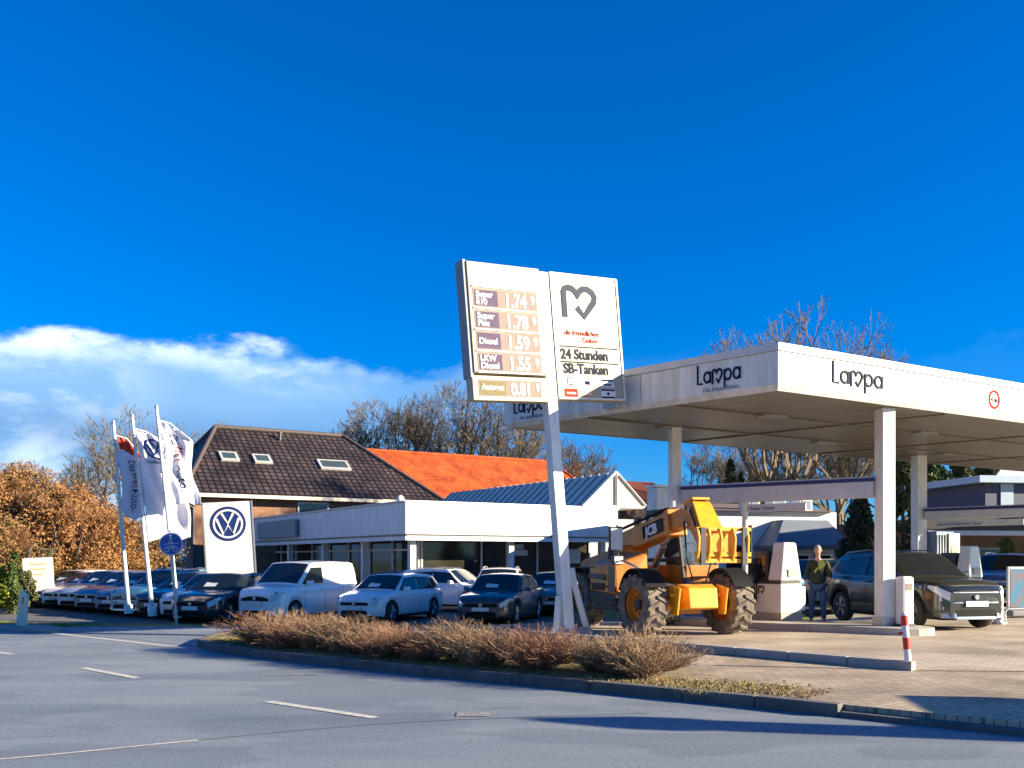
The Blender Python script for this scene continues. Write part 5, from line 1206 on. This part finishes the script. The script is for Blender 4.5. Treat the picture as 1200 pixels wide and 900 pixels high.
HATCH = dict(L=4.26, W=1.79, H=1.46, wb=2.63, fo=.83, r=.315, belt=.96, belt_r=.98, nose=.83, tail=(.62, .82), cowl=1.02, roof_f=.26, roof_r=-1.55, back=-2.05,
    windows=[[(.82, .985), (.34, 1.33), (-.30, 1.365), (-.30, .985)], [(-.36, .985), (-.36, 1.365), (-1.02, 1.35), (-1.30, 1.0), (-1.30, .985)], [(-1.36, .995), (-1.10, 1.335), (-1.42, 1.29), (-1.62, 1.06)]], doors=[.86, -.33, -1.32], handles=[-.15, -1.15], sheet=1)
SEDAN = dict(L=4.6, W=1.80, H=1.45, wb=2.65, fo=.90, r=.315, belt=.95, belt_r=1.0, nose=.82, tail=(.65, .92), cowl=1.0, roof_f=.25, roof_r=-1.05, back=-1.80,
    windows=[[(.80, .975), (.32, 1.32), (-.32, 1.355), (-.32, .975)], [(-.38, .975), (-.38, 1.355), (-.92, 1.33), (-1.35, 1.04), (-1.35, .99)]], doors=[.84, -.35, -1.38], handles=[-.18, -1.2], sheet=1)
SUVS = dict(L=4.38, W=1.84, H=1.60, wb=2.63, fo=.88, r=.345, belt=1.06, belt_r=1.08, nose=.97, tail=(.70, .92), cowl=.98, grille_m=mat('dark_grille', (.05, .05, .05), .3, .6, col2=(.015, .015, .015), ns=40, namt=.1), roof_f=.28, roof_r=-1.62, back=-2.10, suv=True, grille_h=.19, tumble=.33,
    windows=[[(.78, 1.09), (.36, 1.45), (-.28, 1.49), (-.28, 1.09)], [(-.34, 1.09), (-.34, 1.49), (-1.05, 1.465), (-1.22, 1.11)], [(-1.28, 1.12), (-1.12, 1.455), (-1.50, 1.40), (-1.66, 1.19)]], doors=[.86, -.31, -1.25], handles=[-.13, -1.08])
VAN = dict(L=4.45, W=1.84, H=1.80, wb=2.72, fo=.86, r=.315, belt=1.12, belt_r=1.72, nose=1.0, tail=(1.0, 1.4), cowl=1.22, roof_f=.42, roof_r=-2.04, back=-2.19, tumble=.13, rear_glass=False, grille_h=.14,
    windows=[[(1.02, 1.15), (.50, 1.63), (-.08, 1.64), (-.08, 1.15)]], doors=[.95, -.12, -1.15], handles=[.05, -.95])
VAN['belt_r'] = 1.13
cars = 'cars parked in the dealership yard'
rc = random.Random(12)
def put(o, x, y, alpha, z=None):
    k_ = 1 + rc.uniform(-.025, .025); o.scale = (k_, 1, 1 + rc.uniform(-.02, .03))
    alpha += rc.uniform(-.03, .03)
    o.location = (x, y, H(x, y) + .006 if z is None else z); o.rotation_euler = (0, 0, math.atan2(-math.cos(alpha), -math.sin(alpha))); return o
def recolour(o, m):
    for c in o.children:
        if c.name.split('.')[0] in ('body', 'side_mirror'): c.material_slots[0].material = m
used_c = set()
def car(kind, pm, x, y, alpha, label, group=cars, z=None, cat='car'):
    key = kind['k']
    if key not in protos: protos[key] = make_car(kind['name'], label, cat, kind, pm); o = protos[key]
    else: o = dup(protos[key]); recolour(o, pm)
    if 'group' in o and not group: del o['group']
    tag(o, label, cat, group); return put(o, x, y, alpha, z)
protos = {}
HATCH.update(k='h', name='hatchback_car'); SEDAN.update(k='s', name='saloon_car'); SUVS.update(k='u', name='suv_car'); VAN.update(k='v', name='panel_van')
a20 = R(21)
lab = ['white hatchback farthest left in the row before the russet trees', 'white car second from the left in the angled row', 'pale silver blue car third from the left in the angled row', 'dark teal car fourth from the left, before the leftmost flagpole', 'dark blue car fifth from the left, beside the leftmost flagpole foot', 'teal car sixth from the left, between the first and second flagpoles', 'dark blue black car seventh from the left, behind the middle flagpole', 'silver blue car eighth from the left, behind the cycle sign post']
pm_ = [PW, PW, PSB, PTL, PDB, PTL, PBK, PSB]; kk = [HATCH, HATCH, HATCH, HATCH, HATCH, SUVS, HATCH, HATCH]
for i in range(8):
    t_ = i / 7; nx_, ny_ = -18.6 + 8.6 * t_, 38.2 - 8.6 * t_
    nx_ = -18.7 + t_ * (18.7 - 10.35); ny_ = 38.0 - t_ * 8.4
    x, y = nx_ + 2.1 * math.sin(a20), ny_ + 2.1 * math.cos(a20)
    k_ = dict(kk[i]); car(kk[i], pm_[i], x, y, a20, lab[i])
car(HATCH, PBK, XofU(262, 30.2), 30.6, R(14), 'dark blue hatchback partly hidden by the white van, beside the pylon')
car(VAN, PW, XofU(351, 30.8), 30.8, R(23), 'white panel van with black bumper behind the left end of the shrubs', cars, None, 'van')
car(HATCH, PW, XofU(458, 31.0), 31.0, R(26), 'white hatchback between the white van and the dark grey saloon')
car(SEDAN, PGR, XofU(589, 30.4), 30.4, R(17), 'dark grey saloon left of the price sign mast')
car(SUVS, PW, XofU(528, 36.3), 36.3, R(-62), 'white SUV seen from the side behind the white hatchback')
car(SUVS, PW, XofU(586, 36.0), 36.0, R(5), 'white SUV with roof rails directly behind the dark grey saloon')
car(HATCH, PGG, XofU(652, 34.5), 34.5, R(12), 'grey green hatchback behind the price sign mast')
car(HATCH, PBK, XofU(467, 37.6), 37.6, R(24), 'black hatchback in the showroom opening behind the white hatchback')
car(SUVS, PDG, 9.0, 21.9, R(-12), 'dark olive grey SUV refuelling between the pump islands', 'cars at the petrol station', .125)
car(HATCH, PTL, XofU(948, 30), 30, R(60), 'teal hatchback behind the standing person', 'cars at the petrol station', .1)
car(HATCH, PBL, XofU(985, 34), 34, R(10), 'blue hatchback just left of the grey SUV rear', 'cars at the petrol station', .1)
car(SUVS, PBL, XofU(1180, 31), 31, R(40), 'dark blue SUV behind the poster stand at the right edge', 'cars at the petrol station', .12)

# ------------------------------------------------------------------ telehandler
TY = mat('machine_yellow', (.70, .23, .010), .5, col2=(.38, .13, .02), ns=3.2, namt=.35, coat=.1, bump=.12); TYB = mat('boom_yellow', (.88, .40, .012), .45, col2=(.66, .28, .02), ns=4, namt=.3, coat=.1, bump=.1)
TG = mat('machine_grey', (.045, .05, .045), .6, col2=(.07, .06, .05), ns=4); MUD = mat('tyre_mud', (.07, .06, .052), .9, col2=(.22, .18, .14), ns=5, namt=.3)
TGL = mat('cab_glass', (.05, .08, .065), .06, spec=.6)
th = thing('telehandler', 'yellow telescopic handler with raised boom and pallet fork carriage left of the fuel pump', 'telehandler', (3.38, 18.75, .125), R(-72))
# frame: x forward, y left, z up; front axle at x=0
def tele_wheel(x, y, steer, s):
    Rr, wt = .60, .44
    g = MB(); g.lathe([(Rr * .54, -wt / 2 + .02), (Rr * .62, -wt / 2), (Rr * .88, -wt / 2), (Rr * .94, -wt / 2 + .05), (Rr * .94, wt / 2 - .05), (Rr * .88, wt / 2), (Rr * .62, wt / 2), (Rr * .54, wt / 2 - .02)], 36, 'y', False)
    for k in range(17):
        for sg in (-1, 1):
            a0_ = 2 * PI * (k + (.5 if sg > 0 else 0)) / 17
            def pt(r_, y_, da): a_ = a0_ + da; return (r_ * math.cos(a_), y_, r_ * math.sin(a_))
            r0, r1 = Rr * .93, Rr * 1.005
            in_, out_ = sg * -.015, sg * wt / 2 * 1.02; d0, d1 = .10, -.10; hw_ = .055
            g.hull8([pt(r0, in_, d0 - hw_), pt(r0, in_, d0 + hw_), pt(r0 * .95, out_, d1 + hw_ * 1.3), pt(r0 * .95, out_, d1 - hw_ * 1.3)], [pt(r1, in_, d0 - hw_ * .8), pt(r1, in_, d0 + hw_ * .8), pt(r1 * .975, out_, d1 + hw_), pt(r1 * .975, out_, d1 - hw_)])
    w = g.build('wheel', MUD, th, (x, y, Rr), (0, 0, steer), smooth=35)
    g = MB(); o_ = s * 1.
    g.lathe([(Rr * .545, -.17), (Rr * .545, .17), (Rr * .50, .17), (Rr * .46, .06 * s + .0), (Rr * .2, .04 * s), (.01, .04 * s)] if s > 0 else [(Rr * .545, .17), (Rr * .545, -.17), (Rr * .50, -.17), (Rr * .46, -.06), (Rr * .2, -.04), (.01, -.04)], 30, 'y', False)
    rm = g.build('rim', TY, w, smooth=40)
    g = MB(); g.lathe([(.10, s * .04), (.10, s * .12), (.06, s * .14), (.01, s * .14)], 14, 'y')
    for k in range(8): 
        a_ = 2 * PI * k / 8; g.tube([(.17 * math.cos(a_), s * .04, .17 * math.sin(a_)), (.17 * math.cos(a_), s * .075, .17 * math.sin(a_))], .018, 6)
    g.build('hub', TG, rm)
for x in (0, -2.75):
    for y in (-.93, .93): tele_wheel(x, y, R(6) if x == 0 else 0, 1 if y > 0 else -1)
g = MB(); g.box(-3.5, .35, -.34, .34, .52, .98); g.box(.35, .62, -.28, .28, .55, .9); g.build('chassis', TG, th, bevel=.02)
for x in (0, -2.75):
    g = MB(); g.tube([(x, -.72, .6), (x, -.3, .6), (x, .3, .6), (x, .72, .6)], [.13, .12, .12, .13], 12); g.lathe([(.01, 0)] * 2, 4) if 0 else None
    g.hull8([(x - .2, -.24, .42), (x + .2, -.24, .42), (x + .2, .24, .42), (x - .2, .24, .42)], [(x - .2, -.24, .8), (x + .2, -.24, .8), (x + .2, .24, .8), (x - .2, .24, .8)]); g.build('axle', TY, th, bevel=.02)
g = MB(); g.hull8([(.35, -.36, .50), (.72, -.30, .55), (.72, .30, .55), (.35, .36, .50)], [(.35, -.38, 1.0), (.66, -.30, .93), (.66, .30, .93), (.35, .38, 1.0)]); g.build('front_plate', TYB, th, bevel=.02)
for s in (-1, 1):
    g = MB(); g.hull8([(.40, s * .50 - .02, .42), (.62, s * .50 - .02, .42), (.62, s * .50 + .02, .42), (.40, s * .50 + .02, .42)], [(.30, s * .50 - .02, 1.0), (.72, s * .50 - .02, .92), (.72, s * .50 + .02, .92), (.30, s * .50 + .02, 1.0)]); g.box(.2, .5, min(s * .36, s * .47), max(s * .36, s * .47), .75, .85); g.tube([(.5, s * .36, .8), (.5, s * .6, .8)], .035, 8); g.build('front_bracket', TYB, th, bevel=.01)
# engine pod (machine's right side)
g = MB()
g.hull8([(-2.12, -1.14, .80), (-.78, -1.14, .74), (-.78, -.36, .74), (-2.12, -.36, .80)], [(-2.20, -1.12, 1.36), (-.95, -1.10, 1.36), (-.95, -.34, 1.62), (-2.20, -.34, 1.66)]); pod = g.build('engine_cover', TY, th, bevel=.05)
g = MB(); g.hull8([(-2.02, -1.10, .42), (-.86, -1.10, .42), (-.86, -.40, .42), (-2.02, -.40, .42)], [(-2.12, -1.15, .80), (-.78, -1.15, .74), (-.78, -.38, .74), (-2.12, -.38, .80)]); g.build('tank', TG, th, bevel=.03)
g = MB(); g.hull8([(-2.15, -1.155, 1.08), (-1.3, -1.155, 1.04), (-1.3, -1.13, 1.04), (-2.15, -1.13, 1.08)], [(-2.16, -1.150, 1.18), (-1.3, -1.150, 1.15), (-1.3, -1.13, 1.15), (-2.16, -1.13, 1.18)]); g.build('vent_strip', TG, pod)
g = MB(); g.box(-1.10, -.76, -1.16, -1.128, .82, 1.32); g.build('rear_panel', mat('brown_panel', (.14, .07, .03), .5), pod)
g = MB(); g.tube([(-1.9, -.75, 1.45), (-1.9, -.75, 1.72)], .06, 10); g.build('exhaust', TG, pod)
# rear hood
g = MB(); g.hull8([(-3.45, -.95, .95), (-2.2, -.5, 1.0), (-2.2, .2, 1.0), (-3.45, .5, .95)], [(-3.40, -.80, 1.45), (-2.0, -.42, 1.78), (-2.0, .2, 1.80), (-3.40, .4, 1.55)]); g.build('rear_hood', TY, th, bevel=.05)
g = MB(); g.box(-3.6, -3.46, -1.0, 1.0, .6, 1.05); g.build('counterweight', TG, th, bevel=.03)
for (x, y, x0_, x1_) in ((0, -.93, 0, 0), (0, .93, 0, 0), (-2.75, -.93, 0, 0), (-2.75, .93, 0, 0)):
    g = MB(); prev = None
    for k in range(13):
        a_ = R(30) + R(128) * k / 12; rr_ = .70; c_, s_ = math.cos(a_), math.sin(a_)
        q_ = [g.v((x + rr_ * c_, y - .21, .6 + rr_ * s_)), g.v((x + rr_ * c_, y + .21, .6 + rr_ * s_)), g.v((x + (rr_ - .02) * c_, y + .21, .6 + (rr_ - .02) * s_)), g.v((x + (rr_ - .02) * c_, y - .21, .6 + (rr_ - .02) * s_))]
        if prev:
            for i in range(4): g.f([prev[i], prev[(i + 1) % 4], q_[(i + 1) % 4], q_[i]])
        else: g.f(q_[::-1])
        prev = q_
    g.f(prev); g.build('fender', BLACK, th, smooth=30)
g = MB(); g.tube([(-.9, -1.12, 1.42), (-.5, -1.1, 1.44), (-.1, -1.05, 1.34), (.35, -.9, 1.12), (.5, -.6, .98)], .022, 6); g.build('hose_rail', ALU, th, smooth=60)
# mirror, work lamp
g = MB(); g.tube([(-.85, -1.05, 1.35), (-.8, -1.1, 2.15)], .02, 6); mr_ = g.build('mirror_arm', TG, th); g = MB(); g.box(-.83, -.76, -1.28, -.98, 1.62, 2.12); g.build('mirror', TG, mr_, bevel=.03); g = MB(); g.box(-.757, -.75, -1.25, -1.0, 1.66, 2.08); g.build('mirror_glass', LAMPG, mr_)
g = MB(); g.box(-.85, -.70, -1.22, -1.0, 1.36, 1.54); wl = g.build('work_lamp', TG, th, bevel=.02); g = MB(); g.box(-.698, -.69, -1.20, -1.02, 1.38, 1.52); g.build('lens', PLATE, wl)
# cab (machine's left side)
cx0, cx1, cy0, cy1 = -2.25, -.45, .22, 1.02
g = MB()
for (p_, q_) in (((cx0, cy0, 1.0), (cx0 + .12, cy0, 2.42)), ((cx0, cy1, 1.0), (cx0 + .12, cy1 - .08, 2.42)), ((cx1, cy0, .9), (cx1 - .35, cy0, 2.42)), ((cx1, cy1, .9), (cx1 - .35, cy1 - .08, 2.42)), ((cx0 + .12, cy0, 2.42), (cx1 - .35, cy0, 2.42)), ((cx0 + .12, cy1 - .08, 2.42), (cx1 - .35, cy1 - .08, 2.42)), ((cx0 + .12, cy0, 2.42), (cx0 + .12, cy1 - .08, 2.42)), ((cx1 - .35, cy0, 2.42), (cx1 - .35, cy1 - .08, 2.42)), ((-1.2, cy1, 1.0), (-1.2, cy1 - .08, 2.42)), ((cx0, cy0, 1.45), (cx1 - .12, cy0, 1.45))):
    g.tube([p_, q_], .045, 6)
cab = g.build('cab_frame', TG, th)
g = MB(); g.box(cx0 + .1, cx1 - .33, cy0 - .03, cy1 - .05, 2.43, 2.52); g.build('cab_roof', TG, cab, bevel=.02)
g = MB(); g.box(cx0 + .02, cx1 - .02, cy0 + .03, cy1 - .03, .85, 1.35); g.build('cab_base', TY, cab, bevel=.03)
CABG = mat('clear_cab_glass', (.75, .85, .8), .03, trans=.95, col2=(.7, .8, .75))
g = MB(); g.hull8([(cx1 - .005, cy0 + .05, .95), (cx1 + .005, cy0 + .05, .95), (cx1 + .005, cy1 - .05, .95), (cx1 - .005, cy1 - .05, .95)], [(cx1 - .355, cy0 + .05, 2.38), (cx1 - .345, cy0 + .05, 2.38), (cx1 - .345, cy1 - .12, 2.38), (cx1 - .355, cy1 - .12, 2.38)]); g.build('windscreen', CABG, cab)
g = MB(); g.box(-1.7, -1.25, .42, .82, 1.35, 1.5); g.box(-1.78, -1.68, .42, .82, 1.5, 2.05); g.build('driver_seat', BLACK, cab, bevel=.03)
g = MB(); g.tube([(-.85, .62, 1.3), (-1.0, .62, 1.62)], .03, 6); g.M = Matrix.Translation((-1.02, .62, 1.66)) @ Matrix.Rotation(R(-60), 4, 'Y'); g.tube([(.17 * math.cos(2 * PI * k / 20), .17 * math.sin(2 * PI * k / 20), 0) for k in range(21)], .014, 6); g.build('steering_wheel', BLACK, cab)
# boom
b0, b1 = Vector((-3.15, -.02, 1.72)), Vector((.35, -.02, 2.32)); bd_ = (b1 - b0).normalized(); bang = math.atan2(bd_.z, bd_.x)
def boom_box(s0, s1, w_, h_, name_, mm, dz=0):
    g = MB(); g.M = Matrix.Translation(b0) @ Matrix.Rotation(-bang, 4, 'Y'); g.box(s0, s1, -w_ / 2, w_ / 2, -h_ / 2 + dz, h_ / 2 + dz); return g.build(name_, mm, th, bevel=.025)
BL = (b1 - b0).length
bm1 = boom_box(0, 2.75, .36, .46, 'boom_outer', TY); boom_box(2.72, 2.88, .42, .54, 'boom_collar', TY); boom_box(2.88, BL + .02, .28, .36, 'boom_inner', TY)
g = MB(); g.M = Matrix.Translation(b0) @ Matrix.Rotation(-bang, 4, 'Y'); g.tube([(.5, .24, -.1), (2.6, .24, -.05)], .04, 8); g.tube([(.3, -.22, .3), (2.9, -.22, .27)], .018, 6); g.tube([(.3, -.16, .3), (2.9, -.16, .27)], .018, 6); g.build('boom_hoses', BLACK, th)
g = MB(); g.tube([(-1.6, -.02, 1.0), (-.9, -.02, 1.75)], .07, 10); g.tube([(-.9, -.02, 1.75), (-.4, -.02, 2.1)], .04, 10); g.build('lift_ram', ALU, th, smooth=40)
lg = boom_box(1.72, 2.62, .004, .26, 'logo_panel', BLACK); lg.data.transform(Matrix.Translation((0, -.183, 0)))
lt = text('lettering', 'JCB', .27, PLATE, lg, (0, 0, 0), bold=.012, sx=1.0); lt.matrix_local = Matrix.Translation(b0) @ Matrix.Rotation(-bang, 4, 'Y') @ Matrix.Translation((1.83, -.190, -.095)) @ Matrix.Rotation(R(90), 4, 'X') @ Matrix.Scale(1.25, 4, (1, 0, 0))
g = MB(); g.tube([(-.35, -.1, 2.62), (-.35, -.1, 2.5)], .05, 8); g.tube([(-.1, .1, 2.6), (-.1, .1, 2.46)], .04, 8); g.build('boom_lamps', LAMPG, th)
# goose neck head
g = MB()
prof = [(.20, 2.12), (.22, 2.52), (.46, 2.60), (.62, 2.54), (1.02, 1.98), (1.06, 1.55), (.86, 1.48), (.74, 1.75), (.50, 2.0)]
for yy in (-.17, .13): g.prism([(x, yy, z) for x, z in prof], (0, .05, 0))
g.build('boom_head_cheek', TY, th, bevel=.01)
g = MB(); g.hull8([(.60, -.19, 2.56), (.60, .19, 2.56), (.66, .19, 2.50), (.66, -.19, 2.50)], [(1.0, -.24, 2.0), (1.0, .24, 2.0), (1.06, .24, 1.98), (1.06, -.24, 1.98)]); g.hull8([(.25, -.18, 2.55), (.60, -.18, 2.59), (.60, .18, 2.59), (.25, .18, 2.55)], [(.25, -.18, 2.60), (.60, -.19, 2.64), (.60, .19, 2.64), (.25, .18, 2.60)]); g.build('boom_head_plate', TYB, th, bevel=.01)
g = MB(); g.tube([(.45, 0, 2.45), (.85, 0, 1.95)], .055, 8); g.build('tilt_ram', ALU, th, smooth=40)
g = MB()
for z, h_ in ((2.02, .07), (1.56, .09), (1.44, .08)): g.box(1.10, 1.18, -.42, .72, z - h_ / 2, z + h_ / 2)
for y in (-.40, -.17, .06, .34, .62): g.tube([(1.17, y, 2.03), (1.24, y, 1.85), (1.22, y, 1.62), (1.15, y, 1.42)], .035, 6)
g.box(1.0, 1.10, -.25, .45, 1.48, 2.0)
g.build('fork_carriage', TYB, th, bevel=.008)
for y in (-.30, .56):
    g = MB(); g.box(1.19, 1.235, y - .05, y + .05, 1.36, 2.05); g.hull8([(1.19, y - .05, 1.34), (1.235, y - .05, 1.34), (1.235, y + .05, 1.34), (1.19, y + .05, 1.34)], [(1.19, y - .05, 1.38), (2.0, y - .04, 1.36), (2.0, y + .04, 1.36), (1.19, y + .05, 1.38)]) if 0 else None; g.build('fork', DKMET, th)

g = MB()
for (a_, b_, r_) in (((.5, -.20, 2.45), (.95, -.22, 1.85), .02), ((.45, .21, 2.5), (.9, .23, 1.9), .02), ((.3, -.2, 2.2), (.5, -.25, 1.5), .018), ((.5, -.25, 1.5), (.6, -.15, 1.0), .018), ((.3, .2, 2.2), (.55, .25, 1.45), .018), ((.55, .25, 1.45), (.5, .15, 1.0), .018)): g.tube([a_, b_], r_, 6)
g.build('hydraulic_hoses', BLACK, th)
g = MB()
for (x, z) in ((.30, 2.45), (.52, 2.42), (.90, 1.95), (.98, 1.6), (.42, 2.12)): 
    g.cyl((x, -.215, z), (x, .215, z), .035, 10)
g.build('pivot_pins', ALU, th, smooth=40)
g = MB()
for x, z in ((-2.0, .95), (-1.2, .92), (-2.0, 1.3), (-1.05, 1.28), (-1.7, .55), (-1.0, .55)): g.cyl((x, -1.165, z), (x, -1.12, z), .018, 6)
g.build('cover_bolts', DKMET, pod)
g = MB(); g.box(-1.95, -1.35, -1.158, -1.13, .84, .98); g.build('side_grille', BLACK, pod)
# ------------------------------------------------------------------ person
def skin_body(name, pts, edges, rad, mm, parent, sub=2, root=0):
    me = bpy.data.meshes.new(name); me.from_pydata([Vector(p) for p in pts], edges, []); o = bpy.data.objects.new(name, me); COL.objects.link(o)
    md = o.modifiers.new('s', 'SKIN'); md.use_smooth_shade = True; md.branch_smoothing = .6
    if not me.skin_vertices: me.skin_vertices.new()
    for v, r_ in zip(me.skin_vertices[0].data, rad): v.radius = r_ if isinstance(r_, tuple) else (r_, r_)
    me.skin_vertices[0].data[root].use_root = True
    md2 = o.modifiers.new('d', 'SUBSURF'); md2.levels = sub; md2.render_levels = sub
    bpy.context.view_layer.update()
    nm = bpy.data.meshes.new_from_object(o.evaluated_get(bpy.context.evaluated_depsgraph_get())); bpy.data.objects.remove(o)
    nm.name = name; nm.materials.clear(); nm.materials.append(mm)
    o = bpy.data.objects.new(name, nm); COL.objects.link(o); o.parent = parent; nm.polygons.foreach_set('use_smooth', [True] * len(nm.polygons)); return o
SKIN = mat('skin', (.58, .30, .21), .55, col2=(.48, .22, .16), ns=8); JACK = mat('jacket_green', (.014, .021, .011), .8, col2=(.028, .036, .014), ns=3); JEAN = mat('denim', (.05, .085, .19), .85, col2=(.03, .05, .12), ns=5)
HAIR = mat('grey_hair', (.35, .30, .26), .8); HIVIS = mat('yellow_green_panel', (.42, .44, .10), .7); SHOE = mat('shoe', (.03, .025, .02), .6)
pn_ = thing('person', 'person in dark green jacket and blue jeans standing beside the rear of the grey SUV', 'person', (6.98, 22.0, .125), R(-25))
# local: faces -Y, x to the person's left; height 1.78
legs = [(0, .02, .95), (.09, .01, .90), (.11, -.01, .50), (.12, .03, .10), (-.09, .02, .90), (-.13, .0, .50), (-.15, .05, .10)]
skin_body('body', [(0, .0, .95), (0, .01, 1.15), (0, .02, 1.38), (0, .0, 1.50), (0, -.015, 1.56), (0, -.02, 1.66), (0, -.01, 1.72), (.09, .01, .88), (.11, -.01, .50), (.12, .03, .10), (.12, -.08, .05), (-.09, .02, .88), (-.13, .0, .50), (-.15, .05, .10), (-.16, -.06, .05), (.17, .02, 1.42), (.24, .0, 1.15), (.28, -.16, 1.0), (-.17, .02, 1.42), (-.24, .03, 1.15), (-.23, -.06, .93)],
    [(0, 1), (1, 2), (2, 3), (3, 4), (4, 5), (5, 6), (0, 7), (7, 8), (8, 9), (9, 10), (0, 11), (11, 12), (12, 13), (13, 14), (2, 15), (15, 16), (16, 17), (2, 18), (18, 19), (19, 20)],
    [.13, .13, .14, .052, .05, .075, .06, .085, .06, .04, .035, .085, .06, .04, .035, .055, .045, .032, .055, .045, .032], SKIN, pn_)
skin_body('jacket', [(0, .0, .88), (0, .0, 1.05), (0, .01, 1.22), (0, .02, 1.38), (0, .01, 1.49), (.18, .02, 1.41), (.25, .0, 1.15), (.285, -.13, 1.02), (-.18, .02, 1.41), (-.25, .03, 1.15), (-.235, -.04, .97)],
    [(0, 1), (1, 2), (2, 3), (3, 4), (3, 5), (5, 6), (6, 7), (3, 8), (8, 9), (9, 10)], [(.19, .15), (.185, .145), (.19, .15), (.20, .145), (.085, .085), .078, .066, .052, .078, .066, .052], JACK, pn_)
skin_body('jeans', [(0, .01, .93), (.095, .01, .84), (.115, -.015, .50), (.125, .03, .09), (-.095, .02, .84), (-.135, .0, .50), (-.155, .05, .09)], [(0, 1), (1, 2), (2, 3), (0, 4), (4, 5), (5, 6)], [(.16, .13), .098, .075, .062, .098, .075, .062], JEAN, pn_)
for sx_, y_ in ((.125, .0), (-.157, .02)):
    skin_body('shoe', [(sx_, y_ + .07, .05), (sx_, y_ - .02, .05), (sx_ - .005, y_ - .14, .035)], [(0, 1), (1, 2)], [.05, .05, .042], SHOE, pn_)
# head with face
g = MB(); n_ = 20
hd = []
for i in range(n_ + 1):
    th_ = PI * i / n_; row = []
    for j in range(28):
        ph_ = 2 * PI * j / 28; x = math.sin(th_) * math.cos(ph_); y = math.sin(th_) * math.sin(ph_); z = math.cos(th_)
        w_ = .078 * (1 - .18 * max(0, -z)); dpt = .098 * (1 - .10 * max(0, -z)); p_ = Vector((x * w_, y * dpt, z * .118))
        if y < -.5:     # nose, brow, chin
            p_.y -= .022 * math.exp(-((x / .16) ** 2 + ((z + .08) / .16) ** 2)); p_.y += .010 * math.exp(-(((abs(x) - .38) / .16) ** 2 + ((z - .10) / .10) ** 2)); p_.y -= .008 * math.exp(-((x / .3) ** 2 + ((z + .72) / .15) ** 2))
        row.append(p_)
    hd.append(row)
g.M = Matrix.Translation((0, -.03, 1.665)) @ Matrix.Rotation(R(12), 4, 'X')
vs = [[g.v(p_) for p_ in row] for row in hd]
for i in range(n_):
    for j in range(28): g.f([vs[i][j], vs[i][(j + 1) % 28], vs[i + 1][(j + 1) % 28], vs[i + 1][j]])
bmesh.ops.remove_doubles(g.bm, verts=g.bm.verts, dist=.0004)
head = g.build('head', SKIN, pn_, smooth=180)
for s in (-1, 1):
    g = MB(); g.M = Matrix.Translation((s * .078, -.02, 1.66)); g.lathe([(.004, -.012), (.018, -.01), (.022, 0), (.016, .008), (.004, .01)], 10, 'y'); g.build('ear', SKIN, head, smooth=180)
    g = MB(); g.M = Matrix.Translation((s * .03, -.118, 1.672)); g.lathe([(.001, -.006), (.009, -.003), (.009, .003), (.001, .006)], 10, 'y'); g.build('eye', BLACK, head)
g = MB(); g.box(-.022, .022, -.118, -.106, 1.612, 1.618); g.build('mouth', mat('lips', (.35, .1, .08), .5), head)
g = MB(); vs = []
for i in range(11):
    th_ = R(88) * i / 10; row = []
    for j in range(28):
        ph_ = 2 * PI * j / 28; y = math.sin(ph_); k_ = 1.0 + (.35 if y > 0 else -.28) * abs(y) ; t2_ = th_ * k_; rr_ = 1.07
        row.append(g.v((math.sin(t2_) * math.cos(ph_) * .078 * rr_, -.03 + math.sin(t2_) * y * .098 * rr_, 1.672 + math.cos(t2_) * .118 * rr_)))
    vs.append(row)
for i in range(10):
    for j in range(28): g.f([vs[i][j], vs[i][(j + 1) % 28], vs[i + 1][(j + 1) % 28], vs[i + 1][j]])
bmesh.ops.remove_doubles(g.bm, verts=g.bm.verts, dist=.0004); g.build('hair', HAIR, head, smooth=180)
g = MB(); g.prism([(.02, -.15, 1.44), (.12, -.135, 1.46), (.17, -.12, 1.34), (.05, -.155, 1.22)], (0, -.012, 0)); g.prism([(-.06, -.155, 1.20), (.02, -.158, 1.30), (.03, -.158, 1.26), (-.05, -.155, 1.15)], (0, -.012, 0)); g.build('jacket_panel', HIVIS, pn_)
def hand(base, d, side):
    d = Vector(d).normalized(); sx_ = d.cross(Vector((0, 1, 0))).normalized(); fw = sx_.cross(d)
    b = Vector(base); pal = b + d * .09
    pts = [b, b + d * .05, pal]; ed = [(0, 1), (1, 2)]; rd = [.026, (.036, .018), (.038, .016)]
    for k, ln in enumerate((.065, .078, .072, .056)):
        o_ = sx_ * ((k - 1.5) * .02); p1 = pal + o_; p2 = p1 + d * ln * .55 + fw * -.004; p3 = p1 + d * ln * .9 + fw * -.022
        i0 = len(pts); pts += [p1, p2, p3]; ed += [(2, i0), (i0, i0 + 1), (i0 + 1, i0 + 2)]; rd += [.0095, .0088, .0075]
    i0 = len(pts); pts += [b + d * .035 + sx_ * side * .035, b + d * .075 + sx_ * side * .058 + fw * -.012]; ed += [(1, i0), (i0, i0 + 1)]; rd += [.012, .009]
    return skin_body('hand', pts, ed, rd, SKIN, pn_, 1, 1)
hand((.288, -.17, .995), (.1, -.75, -.45), -1); hand((-.232, -.06, .93), (0, -.1, -1), 1)
